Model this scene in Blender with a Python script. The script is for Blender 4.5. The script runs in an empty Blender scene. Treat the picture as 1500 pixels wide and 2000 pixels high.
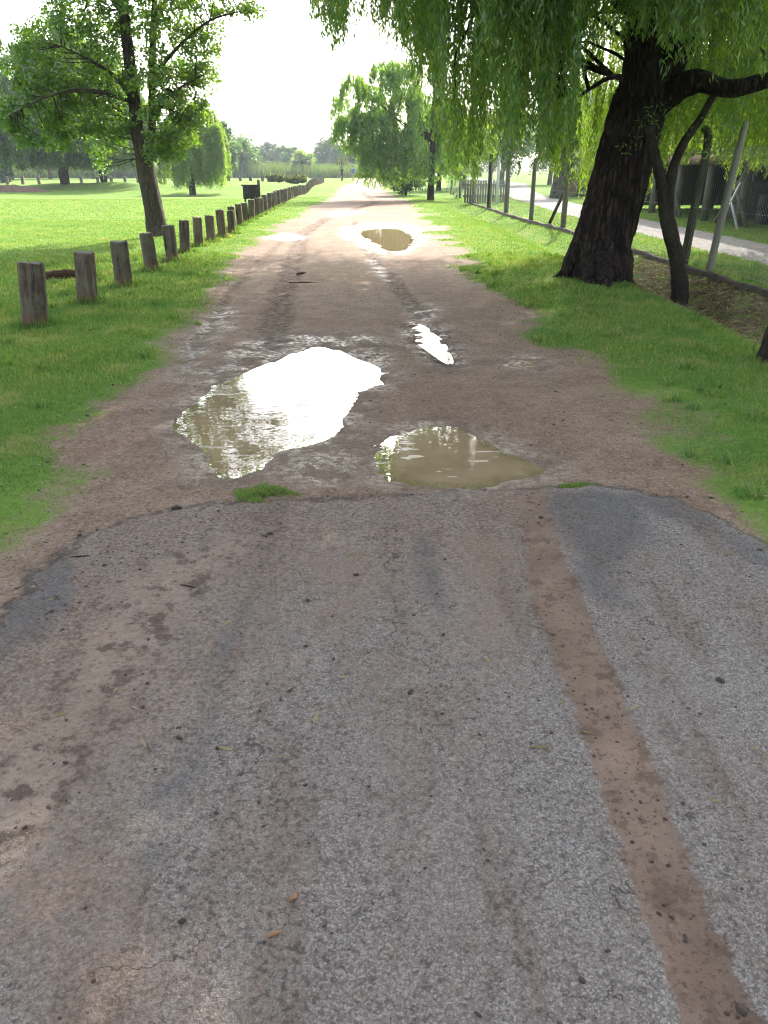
import bpy, bmesh, math, random
import numpy as np
from mathutils import Vector, Matrix

random.seed(7)
rng = np.random.default_rng(11)
R = math.radians
scene = bpy.context.scene
col = scene.collection

# ---------------------------------------------------------------- camera
F, CX, CY, EYE = 1500.0, 750.0, 1000.0, 1.55
PITCH = math.atan((1000 - 328) / F)
cam_d = bpy.data.cameras.new("camera")
cam = bpy.data.objects.new("camera", cam_d); col.objects.link(cam)
cam_d.sensor_fit = 'VERTICAL'; cam_d.sensor_height = 36.0; cam_d.lens = 36.0 * F / 2000.0
cam_d.clip_start = 0.05; cam_d.clip_end = 5000
cam.location = (0, 0, EYE); cam.rotation_euler = (math.pi / 2 - PITCH, 0, 0)
scene.camera = cam

# ---------------------------------------------------------------- sky and sun
SUN_AZ, SUN_EL = R(20), R(37)
world = bpy.data.worlds.new("World"); scene.world = world; world.use_nodes = True
wt = world.node_tree; wt.nodes.clear()
sky = wt.nodes.new('ShaderNodeTexSky'); sky.sky_type = 'NISHITA'; sky.sun_disc = False
sky.sun_elevation = SUN_EL; sky.sun_rotation = SUN_AZ
sky.dust_density = 4.0; sky.air_density = 1.0; sky.ozone_density = 1.0; sky.altitude = 0
hs = wt.nodes.new('ShaderNodeHueSaturation'); hs.inputs['Saturation'].default_value = 0.5
bg = wt.nodes.new('ShaderNodeBackground'); bg.inputs['Strength'].default_value = 0.15
wo = wt.nodes.new('ShaderNodeOutputWorld')
wt.links.new(sky.outputs[0], hs.inputs['Color']); wt.links.new(hs.outputs[0], bg.inputs[0]); wt.links.new(bg.outputs[0], wo.inputs[0])
sun_d = bpy.data.lights.new("sun", 'SUN'); sun_d.energy = 2.6; sun_d.angle = R(0.53); sun_d.color = (1.0, 0.93, 0.82)
sun = bpy.data.objects.new("sun", sun_d); col.objects.link(sun)
sdir = Vector((math.sin(SUN_AZ) * math.cos(SUN_EL), math.cos(SUN_AZ) * math.cos(SUN_EL), math.sin(SUN_EL)))
sun.rotation_euler = (-sdir).to_track_quat('-Z', 'Y').to_euler()
sun.location = (20, 50, 60)
vs = scene.view_settings
vs.view_transform = 'Standard'; vs.look = 'None'; vs.gamma = 1.0; vs.exposure = 2.0
cy = scene.cycles
cy.use_denoising = True; cy.filter_width = 1.1
try: cy.denoiser = 'OPENIMAGEDENOISE'
except Exception: pass
cy.max_bounces = 8; cy.diffuse_bounces = 4; cy.glossy_bounces = 3; cy.transmission_bounces = 4; cy.volume_bounces = 0
cy.transparent_max_bounces = 8; cy.caustics_reflective = False; cy.caustics_refractive = False
cy.sample_clamp_indirect = 6.0

# ---------------------------------------------------------------- helpers
cp, sp = math.cos(PITCH), math.sin(PITCH)
def ray(px, py):
    return (px - CX, F * cp + (CY - py) * sp, -F * sp + (CY - py) * cp)
def gp(px, py, z=0.0):
    """real position on a level z of a point read off the photograph"""
    r = ray(px, py); s = (z - EYE) / r[2]
    return (r[0] * s, r[1] * s)
def at(px, py, Y):
    r = ray(px, py); s = Y / r[1]
    return (r[0] * s, Y, EYE + r[2] * s)

def hash2(ix, iy, seed):
    h = (ix.astype(np.int64) * 374761393 + iy.astype(np.int64) * 668265263 + seed * 1442695041) & 0xFFFFFFFF
    h = ((h ^ (h >> 13)) * 1274126177) & 0xFFFFFFFF
    h = (h ^ (h >> 16)) & 0xFFFFFFFF
    return h / 4294967295.0
def vnoise(x, y, seed=0):
    ix = np.floor(x); iy = np.floor(y); fx = x - ix; fy = y - iy
    fx = fx * fx * (3 - 2 * fx); fy = fy * fy * (3 - 2 * fy)
    ix = ix.astype(np.int64); iy = iy.astype(np.int64)
    a = hash2(ix, iy, seed); b = hash2(ix + 1, iy, seed); c = hash2(ix, iy + 1, seed); d = hash2(ix + 1, iy + 1, seed)
    return (a * (1 - fx) + b * fx) * (1 - fy) + (c * (1 - fx) + d * fx) * fy
def fbm(x, y, scale, oct=3, seed=0):
    x = np.asarray(x, float) * scale; y = np.asarray(y, float) * scale
    v = 0; a = 0.5; t = 0
    for i in range(oct):
        v = v + a * (vnoise(x, y, seed + i * 17) - 0.5); t += a; a *= 0.5; x = x * 2.03 + 5.1; y = y * 2.03 + 1.7
    return v / t * 2      # -1..1
def sstep(a, b, x):
    t = np.clip((x - a) / (b - a), 0, 1); return t * t * (3 - 2 * t)
def sdf(poly, x, y):
    """signed distance to a polygon, positive inside"""
    p = np.asarray(poly, float); n = len(p)
    x = np.asarray(x, float); y = np.asarray(y, float)
    d = np.full(x.shape, 1e18); inside = np.zeros(x.shape, bool)
    for i in range(n):
        ax, ay = p[i]; bx, by = p[(i + 1) % n]
        ex, ey = bx - ax, by - ay; wx, wy = x - ax, y - ay
        t = np.clip((wx * ex + wy * ey) / (ex * ex + ey * ey + 1e-12), 0, 1)
        d = np.minimum(d, (wx - ex * t) ** 2 + (wy - ey * t) ** 2)
        c = ((ay > y) != (by > y)) & (x < (bx - ax) * (y - ay) / (by - ay + 1e-18) + ax)
        inside ^= c
    d = np.sqrt(d)
    return np.where(inside, d, -d)
def smooth_poly(pts, it=2, closed=True):
    p = [tuple(q) for q in pts]
    for _ in range(it):
        q = []
        n = len(p)
        for i in range(n if closed else n - 1):
            a = p[i]; b = p[(i + 1) % n]
            q.append(tuple(a[k] * .75 + b[k] * .25 for k in range(len(a)))); q.append(tuple(a[k] * .25 + b[k] * .75 for k in range(len(a))))
        if not closed: q = [p[0]] + q + [p[-1]]
        p = q
    return p
def gpoly(px, it=2):
    return smooth_poly([gp(*q) for q in px], it)

def tag(o, label=None, cat=None, group=None, kind=None):
    if label: o['label'] = label
    if cat: o['category'] = cat
    if group: o['group'] = group
    if kind: o['kind'] = kind
    return o
def empty(name, loc, label, cat, group=None, rz=0):
    o = bpy.data.objects.new(name, None); col.objects.link(o); o.location = loc; o.rotation_euler = (0, 0, rz)
    o.empty_display_size = 0.2
    return tag(o, label, cat, group)
def mesh_np(name, verts, faces, mat=None, parent=None, smooth=False, attrs=None, n=None):
    """verts (V,3); faces (F,k) int array of constant k, or a list of arrays"""
    verts = np.asarray(verts, np.float32)
    me = bpy.data.meshes.new(name)
    if not isinstance(faces, list): faces = [faces]
    faces = [np.asarray(f, np.int32) for f in faces if len(f)]
    me.vertices.add(len(verts)); me.vertices.foreach_set('co', verts.ravel())
    tot = np.concatenate([np.full(len(f), f.shape[1], np.int32) for f in faces])
    idx = np.concatenate([f.ravel() for f in faces])
    me.loops.add(len(idx)); me.loops.foreach_set('vertex_index', idx)
    me.polygons.add(len(tot))
    st = np.concatenate([[0], np.cumsum(tot)[:-1]]).astype(np.int32)
    me.polygons.foreach_set('loop_start', st); me.polygons.foreach_set('loop_total', tot)
    if smooth: me.polygons.foreach_set('use_smooth', np.ones(len(tot), bool))
    me.update(calc_edges=True)
    if attrs:
        for k, v in attrs.items():
            a = me.attributes.new(k, 'FLOAT', 'POINT'); a.data.foreach_set('value', np.asarray(v, np.float32))
    if mat: me.materials.append(mat)
    o = bpy.data.objects.new(name, me); col.objects.link(o)
    if parent: o.parent = parent
    return o
class MB:
    """collects pieces of ONE object"""
    def __init__(s): s.v = []; s.q = []; s.t = []; s.n = 0
    def add(s, v, q=None, t=None):
        v = np.asarray(v, float)
        if q is not None and len(q): s.q.append(np.asarray(q) + s.n)
        if t is not None and len(t): s.t.append(np.asarray(t) + s.n)
        s.v.append(v); s.n += len(v)
    def tube(s, pts, rad, sides=8, rough=0.0, cap=True, seed=0, lobes=0.0, sub=1):
        pts = np.asarray(pts, float); rad = np.asarray(rad, float) * np.ones(len(pts))
        if sub > 1:
            t = np.linspace(0, len(pts) - 1, (len(pts) - 1) * sub + 1)
            k = np.arange(len(pts))
            # catmull-like smoothing by cubic hermite
            m = np.gradient(pts, axis=0); i = np.clip(np.floor(t).astype(int), 0, len(pts) - 2); f = (t - i)[:, None]
            pts2 = (2 * f**3 - 3 * f**2 + 1) * pts[i] + (f**3 - 2 * f**2 + f) * m[i] + (-2 * f**3 + 3 * f**2) * pts[i + 1] + (f**3 - f**2) * m[i + 1]
            rad = np.interp(t, k, rad); pts = pts2
        n = len(pts)
        T = np.gradient(pts, axis=0); T /= np.linalg.norm(T, axis=1)[:, None] + 1e-12
        ref = np.array([1.0, 0, 0]) if abs(T[0][0]) < .8 else np.array([0, 1.0, 0])
        rs = np.random.default_rng(seed + 5)
        a = np.linspace(0, 2 * np.pi, sides, endpoint=False)
        ph = rs.random(6) * 6.28
        V = np.zeros((n, sides, 3)); d = 0
        for i in range(n):
            U = ref - T[i] * ref.dot(T[i]); U /= np.linalg.norm(U); W = np.cross(T[i], U); ref = U
            if i: d += np.linalg.norm(pts[i] - pts[i - 1])
            r = rad[i] * (1 + lobes * (0.5 * np.sin(3 * a + ph[0] + d * .7) + .35 * np.sin(5 * a + ph[1] - d * .9) + .25 * np.sin(9 * a + ph[2] + d * 1.3) + (.22 * np.sin(19 * a + ph[3] + 1.2 * np.sin(d * 2.1)) + .18 * np.sin(31 * a + ph[4] + 1.5 * np.sin(d * 3.3 + 1)) if sides >= 60 else 0)))
            if rough: r = r * (1 + rough * (rs.random(sides) - .5) * 2)
            V[i] = pts[i] + r[:, None] * (np.cos(a)[:, None] * U + np.sin(a)[:, None] * W)
        q = []
        base = np.arange(n - 1)[:, None] * sides; j = np.arange(sides)[None, :]; j2 = (j + 1) % sides
        q = np.stack([base + j, base + j2, base + sides + j2, base + sides + j], -1).reshape(-1, 4)
        v = V.reshape(-1, 3); t = []
        if cap:
            v = np.vstack([v, pts[0], pts[-1]]); c0 = n * sides; c1 = c0 + 1
            jj = np.arange(sides); j2 = (jj + 1) % sides
            t = np.vstack([np.stack([np.full(sides, c0), j2, jj], -1), np.stack([np.full(sides, c1), (n - 1) * sides + jj, (n - 1) * sides + j2], -1)])
        s.add(v, q, t)
    def box(s, c, d, rot=None, tilt=None):
        c = np.asarray(c, float); h = np.asarray(d, float) / 2
        v = np.array([[x, y, z] for x in (-1, 1) for y in (-1, 1) for z in (-1, 1)], float) * h
        if rot is not None:
            M = np.array(Matrix.Rotation(rot[0], 3, 'X') @ Matrix.Rotation(0, 3, 'X')) if False else np.array((Matrix.Rotation(rot[2], 3, 'Z') @ Matrix.Rotation(rot[1], 3, 'Y') @ Matrix.Rotation(rot[0], 3, 'X')))
            v = v @ M.T
        s.add(v + c, [[0, 1, 3, 2], [4, 6, 7, 5], [0, 4, 5, 1], [2, 3, 7, 6], [0, 2, 6, 4], [1, 5, 7, 3]])
    def beam(s, a, b, w, h):
        a = Vector(a); b = Vector(b); d = b - a; L = d.length
        q = d.to_track_quat('Z', 'Y').to_matrix()
        v = np.array([[x, y, z] for x in (-w / 2, w / 2) for y in (-h / 2, h / 2) for z in (0, L)], float)
        v = v @ np.array(q).T + np.array(a)
        s.add(v, [[0, 1, 3, 2], [4, 6, 7, 5], [0, 4, 5, 1], [2, 3, 7, 6], [0, 2, 6, 4], [1, 5, 7, 3]])
    def build(s, name, mat, parent=None, smooth=False, origin=None):
        v = np.concatenate(s.v)
        if parent is not None and origin is None: origin = tuple(parent.location)
        if origin is not None: v = v - np.asarray(origin)
        f = []
        if s.q: f.append(np.concatenate(s.q))
        if s.t: f.append(np.concatenate(s.t))
        o = mesh_np(name, v, f, mat, parent, smooth)
        if parent is None and origin is not None: o.location = origin
        return o

# ---------------------------------------------------------------- materials
class G:
    def __init__(s, name):
        s.m = bpy.data.materials.new(name); s.m.use_nodes = True; s.t = s.m.node_tree; s.t.nodes.clear()
        s.out = s.t.nodes.new('ShaderNodeOutputMaterial')
    def n(s, typ, inp=None, **kw):
        nd = s.t.nodes.new('ShaderNode' + typ)
        for k, v in kw.items(): setattr(nd, k, v)
        for k, v in (inp or {}).items():
            if hasattr(v, 'is_linked') or isinstance(v, bpy.types.NodeSocket): s.t.links.new(v, nd.inputs[k])
            else: nd.inputs[k].default_value = v
        return nd
    def math(s, op, a, b=0.0, c=None, clamp=False):
        d = {0: a, 1: b}
        if c is not None: d[2] = c
        return s.n('Math', d, operation=op, use_clamp=clamp).outputs[0]
    def mix(s, f, a, b, blend='MIX'):
        nd = s.t.nodes.new('ShaderNodeMix'); nd.data_type = 'RGBA'; nd.blend_type = blend
        for k, v in ((0, f), (6, a), (7, b)):
            if isinstance(v, bpy.types.NodeSocket): s.t.links.new(v, nd.inputs[k])
            else: nd.inputs[k].default_value = (tuple(v) + (1,))[:4] if isinstance(v, (tuple, list)) else v
        return nd.outputs[2]
    def attr(s, name): return s.n('Attribute', attribute_name=name).outputs['Fac']
    def ramp(s, x, a, b, lo=0.0, hi=1.0):
        return s.n('MapRange', {0: x, 1: a, 2: b, 3: lo, 4: hi}, interpolation_type='SMOOTHSTEP').outputs[0]
    def noise(s, vec, scale, detail=3, rough=0.55, out=0):
        return s.n('TexNoise', {'Vector': vec, 'Scale': scale, 'Detail': detail, 'Roughness': rough}).outputs[out]
    def done(s, sh):
        s.t.links.new(sh, s.out.inputs['Surface']); return s.m

def mat_simple(name, c, rough=.8, var=.3, scale=6, bump=.3, bscale=40, spec=.3, metal=0, stretch=(1, 1, 1), c2=None):
    g = G(name)
    tc = g.n('TexCoord').outputs['Object']
    mp = g.n('Mapping', {'Vector': tc, 'Scale': stretch}).outputs[0]
    n1 = g.noise(mp, scale, 5); n2 = g.noise(mp, bscale, 4)
    c2 = c2 or tuple(x * (1 - var) for x in c)
    base = g.mix(g.ramp(n1, .35, .65), c, c2)
    base = g.mix(g.ramp(n2, .2, .8, 0, .5), base, tuple(x * .6 for x in c))
    b = g.n('Bump', {'Height': n2, 'Strength': bump, 'Distance': .02}).outputs[0]
    p = g.n('BsdfPrincipled', {'Base Color': base, 'Roughness': rough, 'Normal': b, 'Specular IOR Level': spec, 'Metallic': metal})
    return g.done(p.outputs[0])
def mat_bark(name, c, dark, scale=1.0, ridge=1.0, moss=0.0):
    g = G(name)
    tc = g.n('TexCoord').outputs['Object']
    mp = g.n('Mapping', {'Vector': tc, 'Scale': (14 * scale, 14 * scale, 2.2 * scale)}).outputs[0]
    n1 = g.noise(mp, 1.0, 6, .65)
    w = g.n('TexVoronoi', {'Vector': mp, 'Scale': 1.3, 'Randomness': 1.0}, feature='DISTANCE_TO_EDGE').outputs[0]
    wv = g.noise(g.n('Mapping', {'Vector': tc, 'Scale': (26 * scale, 26 * scale, 1.6 * scale)}).outputs[0], 1.0, 4, .7)
    h = g.math('ADD', g.math('MULTIPLY', g.ramp(w, 0, .3), .22), g.math('ADD', g.math('MULTIPLY', n1, .8), g.math('MULTIPLY', g.math('ABSOLUTE', g.math('SUBTRACT', wv, .5)), 2.2)))
    base = g.mix(g.ramp(h, .45, 1.05), dark, c)
    n3 = g.noise(tc, 1.7, 3)
    base = g.mix(g.ramp(n3, .5, .75, 0, .5), base, tuple(x * 1.25 for x in c))
    if moss: base = g.mix(g.ramp(g.noise(tc, 3.1, 4), .5, .7, 0, moss), base, (.06, .075, .03))
    b = g.n('Bump', {'Height': h, 'Strength': 1.0, 'Distance': .03 * ridge}).outputs[0]
    p = g.n('BsdfPrincipled', {'Base Color': base, 'Roughness': .92, 'Normal': b, 'Specular IOR Level': .15})
    return g.done(p.outputs[0])
def mat_leaf(name, cols, trans=.5, tcol=None, gloss=.06, dry=0):
    g = G(name)
    rnd = g.n('NewGeometry').outputs['Random Per Island']
    cr = g.n('ValToRGB', {0: rnd}); e = cr.color_ramp.elements
    e[0].position = 0; e[0].color = cols[0] + (1,); e[1].position = 1; e[1].color = cols[-1] + (1,)
    for i, c in enumerate(cols[1:-1]):
        x = e.new((i + 1) / (len(cols) - 1)); x.color = c + (1,)
    pos = g.n('NewGeometry').outputs['Position']
    nn = g.noise(pos, .9, 2)
    base = g.mix(g.ramp(nn, .35, .65, 0, .5), cr.outputs[0], g.mix(1.0, cr.outputs[0], (.62, .75, .6), 'MULTIPLY'))
    if dry:
        base = g.mix(g.math('MULTIPLY', g.ramp(g.noise(pos, 1.9, 4, .65), .50, .68, 0, dry), g.ramp(rnd, .2, .9, .3, 1)), base, (.34, .30, .13))
        base = g.mix(g.ramp(g.noise(pos, .7, 3), .5, .62, 0, .45), base, (.05, .15, .04))
    tc = g.mix(1.0, base, tcol or (1.9, 1.75, .55), 'MULTIPLY')
    d = g.n('BsdfDiffuse', {'Color': base}).outputs[0]
    t = g.n('BsdfTranslucent', {'Color': tc}).outputs[0]
    gl = g.n('BsdfGlossy', {'Color': (.8, .9, .8, 1), 'Roughness': .38}).outputs[0]
    m = g.n('MixShader', {0: trans, 1: d, 2: t}).outputs[0]
    m = g.n('MixShader', {0: gloss, 1: m, 2: gl}).outputs[0]
    return g.done(m)

M = {}
M['leaf_willow'] = mat_leaf('willow_leaves', [(.06, .14, .04), (.095, .205, .05), (.15, .27, .055), (.24, .31, .065)], .62, (2.0, 1.8, .5))
M['leaf_airy'] = mat_leaf('airy_willow_leaves', [(.08, .17, .045), (.12, .23, .055), (.18, .29, .065)], .62)
M['leaf_poplar'] = mat_leaf('poplar_leaves', [(.06, .13, .03), (.10, .20, .035), (.17, .27, .045)], .5, gloss=.09)
M['leaf_bright'] = mat_leaf('bright_leaves', [(.11, .20, .03), (.16, .27, .04), (.21, .30, .045)], .55)
M['leaf_mid'] = mat_leaf('mid_leaves', [(.05, .11, .035), (.075, .15, .045), (.12, .20, .05)], .45)
M['leaf_dark'] = mat_leaf('dark_leaves', [(.03, .065, .03), (.042, .085, .035), (.06, .11, .04)], .35)
M['leaf_olive'] = mat_leaf('olive_leaves', [(.07, .10, .02), (.10, .13, .03), (.13, .14, .035)], .4)
M['reed'] = mat_leaf('reeds', [(.07, .12, .045), (.09, .15, .05), (.12, .17, .06)], .4)
M['grass'] = mat_leaf('grass_blades', [(.075, .16, .035), (.11, .21, .045), (.16, .25, .055), (.32, .30, .13)], .45, (1.55, 1.6, .75), gloss=.03, dry=.75)
M['dry'] = mat_leaf('dry_leaves', [(.20, .16, .08), (.30, .25, .12), (.14, .10, .06)], .3)
M['bark_willow'] = mat_bark('willow_bark', (.10, .072, .058), (.018, .014, .012), .8, 2.2)
M['bark_poplar'] = mat_bark('poplar_bark', (.16, .13, .105), (.05, .04, .032), 1.2, .8)
M['bark_thin'] = mat_bark('thin_bark', (.07, .055, .045), (.025, .02, .016), 2.5, .4, .3)
M['bark_pale'] = mat_bark('pale_bark', (.20, .17, .14), (.08, .065, .05), 1.5, .5)
M['wood_dark'] = mat_simple('dark_timber', (.055, .045, .038), .9, .4, 3, .5, 30, .15, stretch=(6, 6, .6))
M['wood_grey'] = mat_simple('grey_timber', (.20, .18, .155), .9, .35, 3, .5, 30, .2, stretch=(8, 8, .8))
M['wood_pale'] = mat_simple('pale_timber', (.27, .27, .21), .85, .25, 3, .4, 30, .2, stretch=(8, 8, .8))
M['wood_moss'] = mat_simple('mossy_timber', (.10, .105, .07), .9, .4, 4, .6, 26, .15, stretch=(5, 5, .8), c2=(.06, .05, .04))
M['concrete'] = mat_simple('kerb_concrete', (.11, .095, .075), .9, .45, 5, .6, 50, .2)
M['metal_white'] = mat_simple('white_painted_metal', (.7, .72, .72), .4, .1, 3, .05, 40, .5)
M['metal_grey'] = mat_simple('galvanised_metal', (.35, .36, .36), .45, .2, 4, .1, 40, .5, .6)
M['rust'] = mat_simple('rusty_iron', (.09, .05, .035), .8, .4, 20, .4, 90, .3)
M['brick'] = mat_simple('red_plank', (.20, .09, .065), .85, .3, 4, .3, 40, .2, stretch=(1, 1, 6))
M['plank_red'] = mat_simple('faded_plank', (.15, .095, .08), .9, .4, 4, .4, 40, .15, stretch=(1, 1, 6))
M['roof'] = mat_simple('sheet_roof', (.38, .39, .40), .5, .3, 3, .2, 30, .4)
M['blackish'] = mat_simple('dark_clutter_and_shade', (.03, .03, .032), .7, .4, 3, .2, 30, .3)  # crates and panes, and the painted shade under the house
M['stone'] = mat_simple('pebble_stone', (.26, .23, .20), .75, .5, 3, .3, 60, .4)
M['clod'] = mat_simple('mud_clods', (.075, .052, .04), .7, .4, 30, .6, 140, .4)
M['chip'] = mat_simple('bark_chip', (.34, .17, .08), .8, .4, 30, .5, 120, .3)
M['skin'] = mat_simple('skin', (.55, .33, .24), .55, .1, 3, .02, 60, .4)
M['cloth_blue'] = mat_simple('blue_cloth', (.06, .16, .38), .9, .2, 5, .1, 40, .1)
M['cloth_black'] = mat_simple('black_cloth', (.015, .015, .018), .9, .2, 5, .1, 40, .1)
M['cloth_khaki'] = mat_simple('khaki_cloth', (.36, .33, .22), .9, .2, 5, .1, 40, .1)
M['hair'] = mat_simple('dark_hair', (.03, .02, .015), .6, .2, 5, .1, 40, .3)
M['mound'] = mat_simple('bare_earth', (.20, .13, .10), .95, .35, 5, .8, 18, .1)

def wood_bollard():
    g = G('weathered_sleeper_wood')
    oi = g.n('ObjectInfo'); tc = g.n('TexCoord').outputs['Object']
    off = g.n('VectorMath', {0: tc, 1: oi.outputs['Location']}, operation='ADD').outputs[0]
    mp = g.n('Mapping', {'Vector': off, 'Scale': (22, 22, 1.6)}).outputs[0]
    n1 = g.noise(mp, 1.0, 6, .7)
    z = g.n('SeparateXYZ', {0: tc}).outputs[2]
    a = g.mix(g.ramp(n1, .32, .68), (.03, .022, .018), (.15, .12, .095))
    grey = g.mix(g.ramp(g.noise(off, 5, 4), .42, .62, 0, .75), a, (.12, .12, .08))
    tone = g.mix(g.ramp(oi.outputs['Random'], 0, 1, 0, .6), grey, g.mix(1.0, grey, (1.35, 1.25, 1.15), 'MULTIPLY'))
    zz = g.math('ADD', z, g.math('MULTIPLY', g.noise(off, 9, 4), .22))
    red = g.mix(g.ramp(zz, .12, .32, .8, 0), tone, (.17, .095, .065))
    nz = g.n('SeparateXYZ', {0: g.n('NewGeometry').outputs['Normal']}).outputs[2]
    c = g.mix(g.ramp(nz, .6, .9, 0, .6), red, (.24, .23, .21))  # upward faces paler: brightness of the lit tops put into the colour
    b = g.n('Bump', {'Height': n1, 'Strength': .9, 'Distance': .02}).outputs[0]
    p = g.n('BsdfPrincipled', {'Base Color': c, 'Roughness': .88, 'Normal': b, 'Specular IOR Level': .2})
    return g.done(p.outputs[0])
M['bollard'] = wood_bollard()

# ---------------------------------------------------------------- ground shapes read off the photograph (level ground)
P_big = gpoly([(357, 812), (385, 775), (430, 745), (470, 720), (520, 708), (560, 695), (590, 678), (625, 672), (660, 682), (690, 700), (730, 713), (748, 735), (738, 752), (700, 765), (680, 785), (675, 815), (655, 845), (620, 862), (580, 868), (545, 880), (525, 902), (490, 918), (450, 930), (415, 925), (408, 900), (398, 880), (370, 860), (357, 835)])
P_right = gpoly([(738, 885), (760, 855), (800, 835), (850, 826), (900, 828), (935, 845), (970, 868), (1010, 885), (1050, 900), (1068, 915), (1040, 930), (990, 937), (930, 946), (880, 949), (830, 943), (780, 936), (745, 915)])
P_strip = gpoly([(800, 630), (825, 628), (850, 648), (872, 672), (888, 705), (868, 702), (840, 682), (815, 660)])
P_spot = gpoly([(1008, 706), (1025, 698), (1055, 700), (1066, 710), (1040, 716), (1015, 714)])
P_far = gpoly([(700, 450), (740, 444), (790, 447), (808, 462), (800, 482), (770, 492), (742, 482), (722, 466)])
P_farl = gpoly([(522, 462), (545, 454), (580, 457), (600, 463), (570, 468), (535, 468)])
P_far2 = gpoly([(652, 412), (690, 408), (712, 413), (680, 420), (640, 424)])
PUD = [P_big, P_right, P_strip, P_spot, P_far, P_farl, P_far2]
PUD_D = [.045, .04, .016, .008, .03, .014, .012]

asph_px = [(0, 1250), (75, 1135), (150, 1038), (230, 1016), (330, 997), (450, 980), (600, 976), (760, 966), (900, 956), (1060, 953), (1170, 957), (1330, 973), (1430, 1018), (1500, 1085)]
ag = [gp(*q) for q in asph_px]
P_asph = ag + [(ag[-1][0] + 1.4, ag[-1][1] - .55), (5.5, 1.2), (7, -2), (7, -12), (-7, -12), (-6, -2), (-3.2, .6), (ag[0][0] - .45, ag[0][1] - .55)]
rg_px = [(742, 366), (770, 380), (806, 395), (840, 425), (872, 470), (900, 505), (935, 548), (1000, 600), (1060, 655), (1120, 705), (1210, 752), (1300, 800), (1345, 850), (1390, 915), (1440, 985), (1500, 1060)]
rg = [gp(*q) for q in rg_px]
lg_px = [(668, 366), (640, 388), (600, 412), (545, 440), (495, 470), (452, 520), (425, 565), (375, 625), (322, 690), (288, 748), (200, 795), (112, 840), (102, 880), (118, 925), (60, 990), (30, 1030), (0, 1055)]
lg = [gp(*q) for q in lg_px]
# the part of the world that is bare (track); everything else is grass
P_bare = [(-9, 420), (-4.2, 150), (-3.6, 95)] + lg + [(-2.75, 1.7), (-3.0, 1.5), (-3.3, -.5), (-5.5, -3), (-6, -12), (6, -12), (5, 0), (2.2, 1.3)] + rg[::-1] + [(.6, 95), (-.5, 150), (-3, 420)]
P_track = [gp(*q) for q in [(1008, 950), (1010, 985), (1020, 1060), (1040, 1180), (1080, 1290), (1130, 1420), (1180, 1580), (1240, 1760), (1290, 1880), (1345, 2040), (1460, 2400), (1700, 2400), (1490, 2040), (1400, 1810), (1330, 1640), (1260, 1470), (1200, 1320), (1150, 1200), (1100, 1090), (1066, 1000), (1062, 950)]]
P_track2 = [gp(*q) for q in [(330, 1075), (470, 1045), (540, 1060), (400, 1180), (330, 1290), (250, 1400), (190, 1500), (120, 1620), (40, 1740), (-60, 1850), (-200, 1850), (-60, 1500), (60, 1400), (150, 1280), (230, 1160)]]
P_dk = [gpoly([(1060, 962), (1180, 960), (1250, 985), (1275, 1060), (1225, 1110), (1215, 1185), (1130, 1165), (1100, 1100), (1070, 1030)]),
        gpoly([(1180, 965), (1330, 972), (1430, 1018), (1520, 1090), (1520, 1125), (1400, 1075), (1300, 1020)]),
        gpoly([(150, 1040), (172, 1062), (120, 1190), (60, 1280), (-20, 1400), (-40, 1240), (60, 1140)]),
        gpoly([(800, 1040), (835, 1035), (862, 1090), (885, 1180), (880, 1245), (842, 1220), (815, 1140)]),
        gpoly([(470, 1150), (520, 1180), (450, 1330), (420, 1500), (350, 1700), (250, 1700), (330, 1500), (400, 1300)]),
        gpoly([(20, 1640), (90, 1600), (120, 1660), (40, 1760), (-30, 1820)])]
P_br = [gpoly([(860, 1060), (1000, 1040), (1050, 1180), (1010, 1310), (900, 1260)]), gpoly([(600, 1080), (760, 1060), (790, 1160), (700, 1250), (560, 1200)]),
        gpoly([(60, 1700), (200, 1640), (240, 1760), (110, 1860), (20, 1830)]), gpoly([(120, 1880), (240, 1800), (250, 2020), (130, 2060)])]
P_wet = [gpoly([(545, 905), (640, 872), (720, 880), (735, 930), (640, 960), (560, 940)]), gpoly([(330, 720), (380, 640), (440, 590), (470, 600), (420, 680), (350, 760)]),
         gpoly([(660, 640), (760, 660), (770, 720), (700, 700)]), gpoly([(790, 590), (850, 590), (865, 620), (800, 625)]), gpoly([(715, 505), (735, 503), (765, 545), (748, 548)]),
         gpoly([(440, 660), (600, 640), (720, 665), (600, 700), (470, 720), (400, 760), (330, 830)]), gpoly([(640, 440), (800, 430), (840, 470), (790, 500), (730, 500)])]
LUMP = [gpoly([(60, 1240), (180, 1090), (420, 1000), (470, 1010), (280, 1100), (120, 1230)])]

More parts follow.
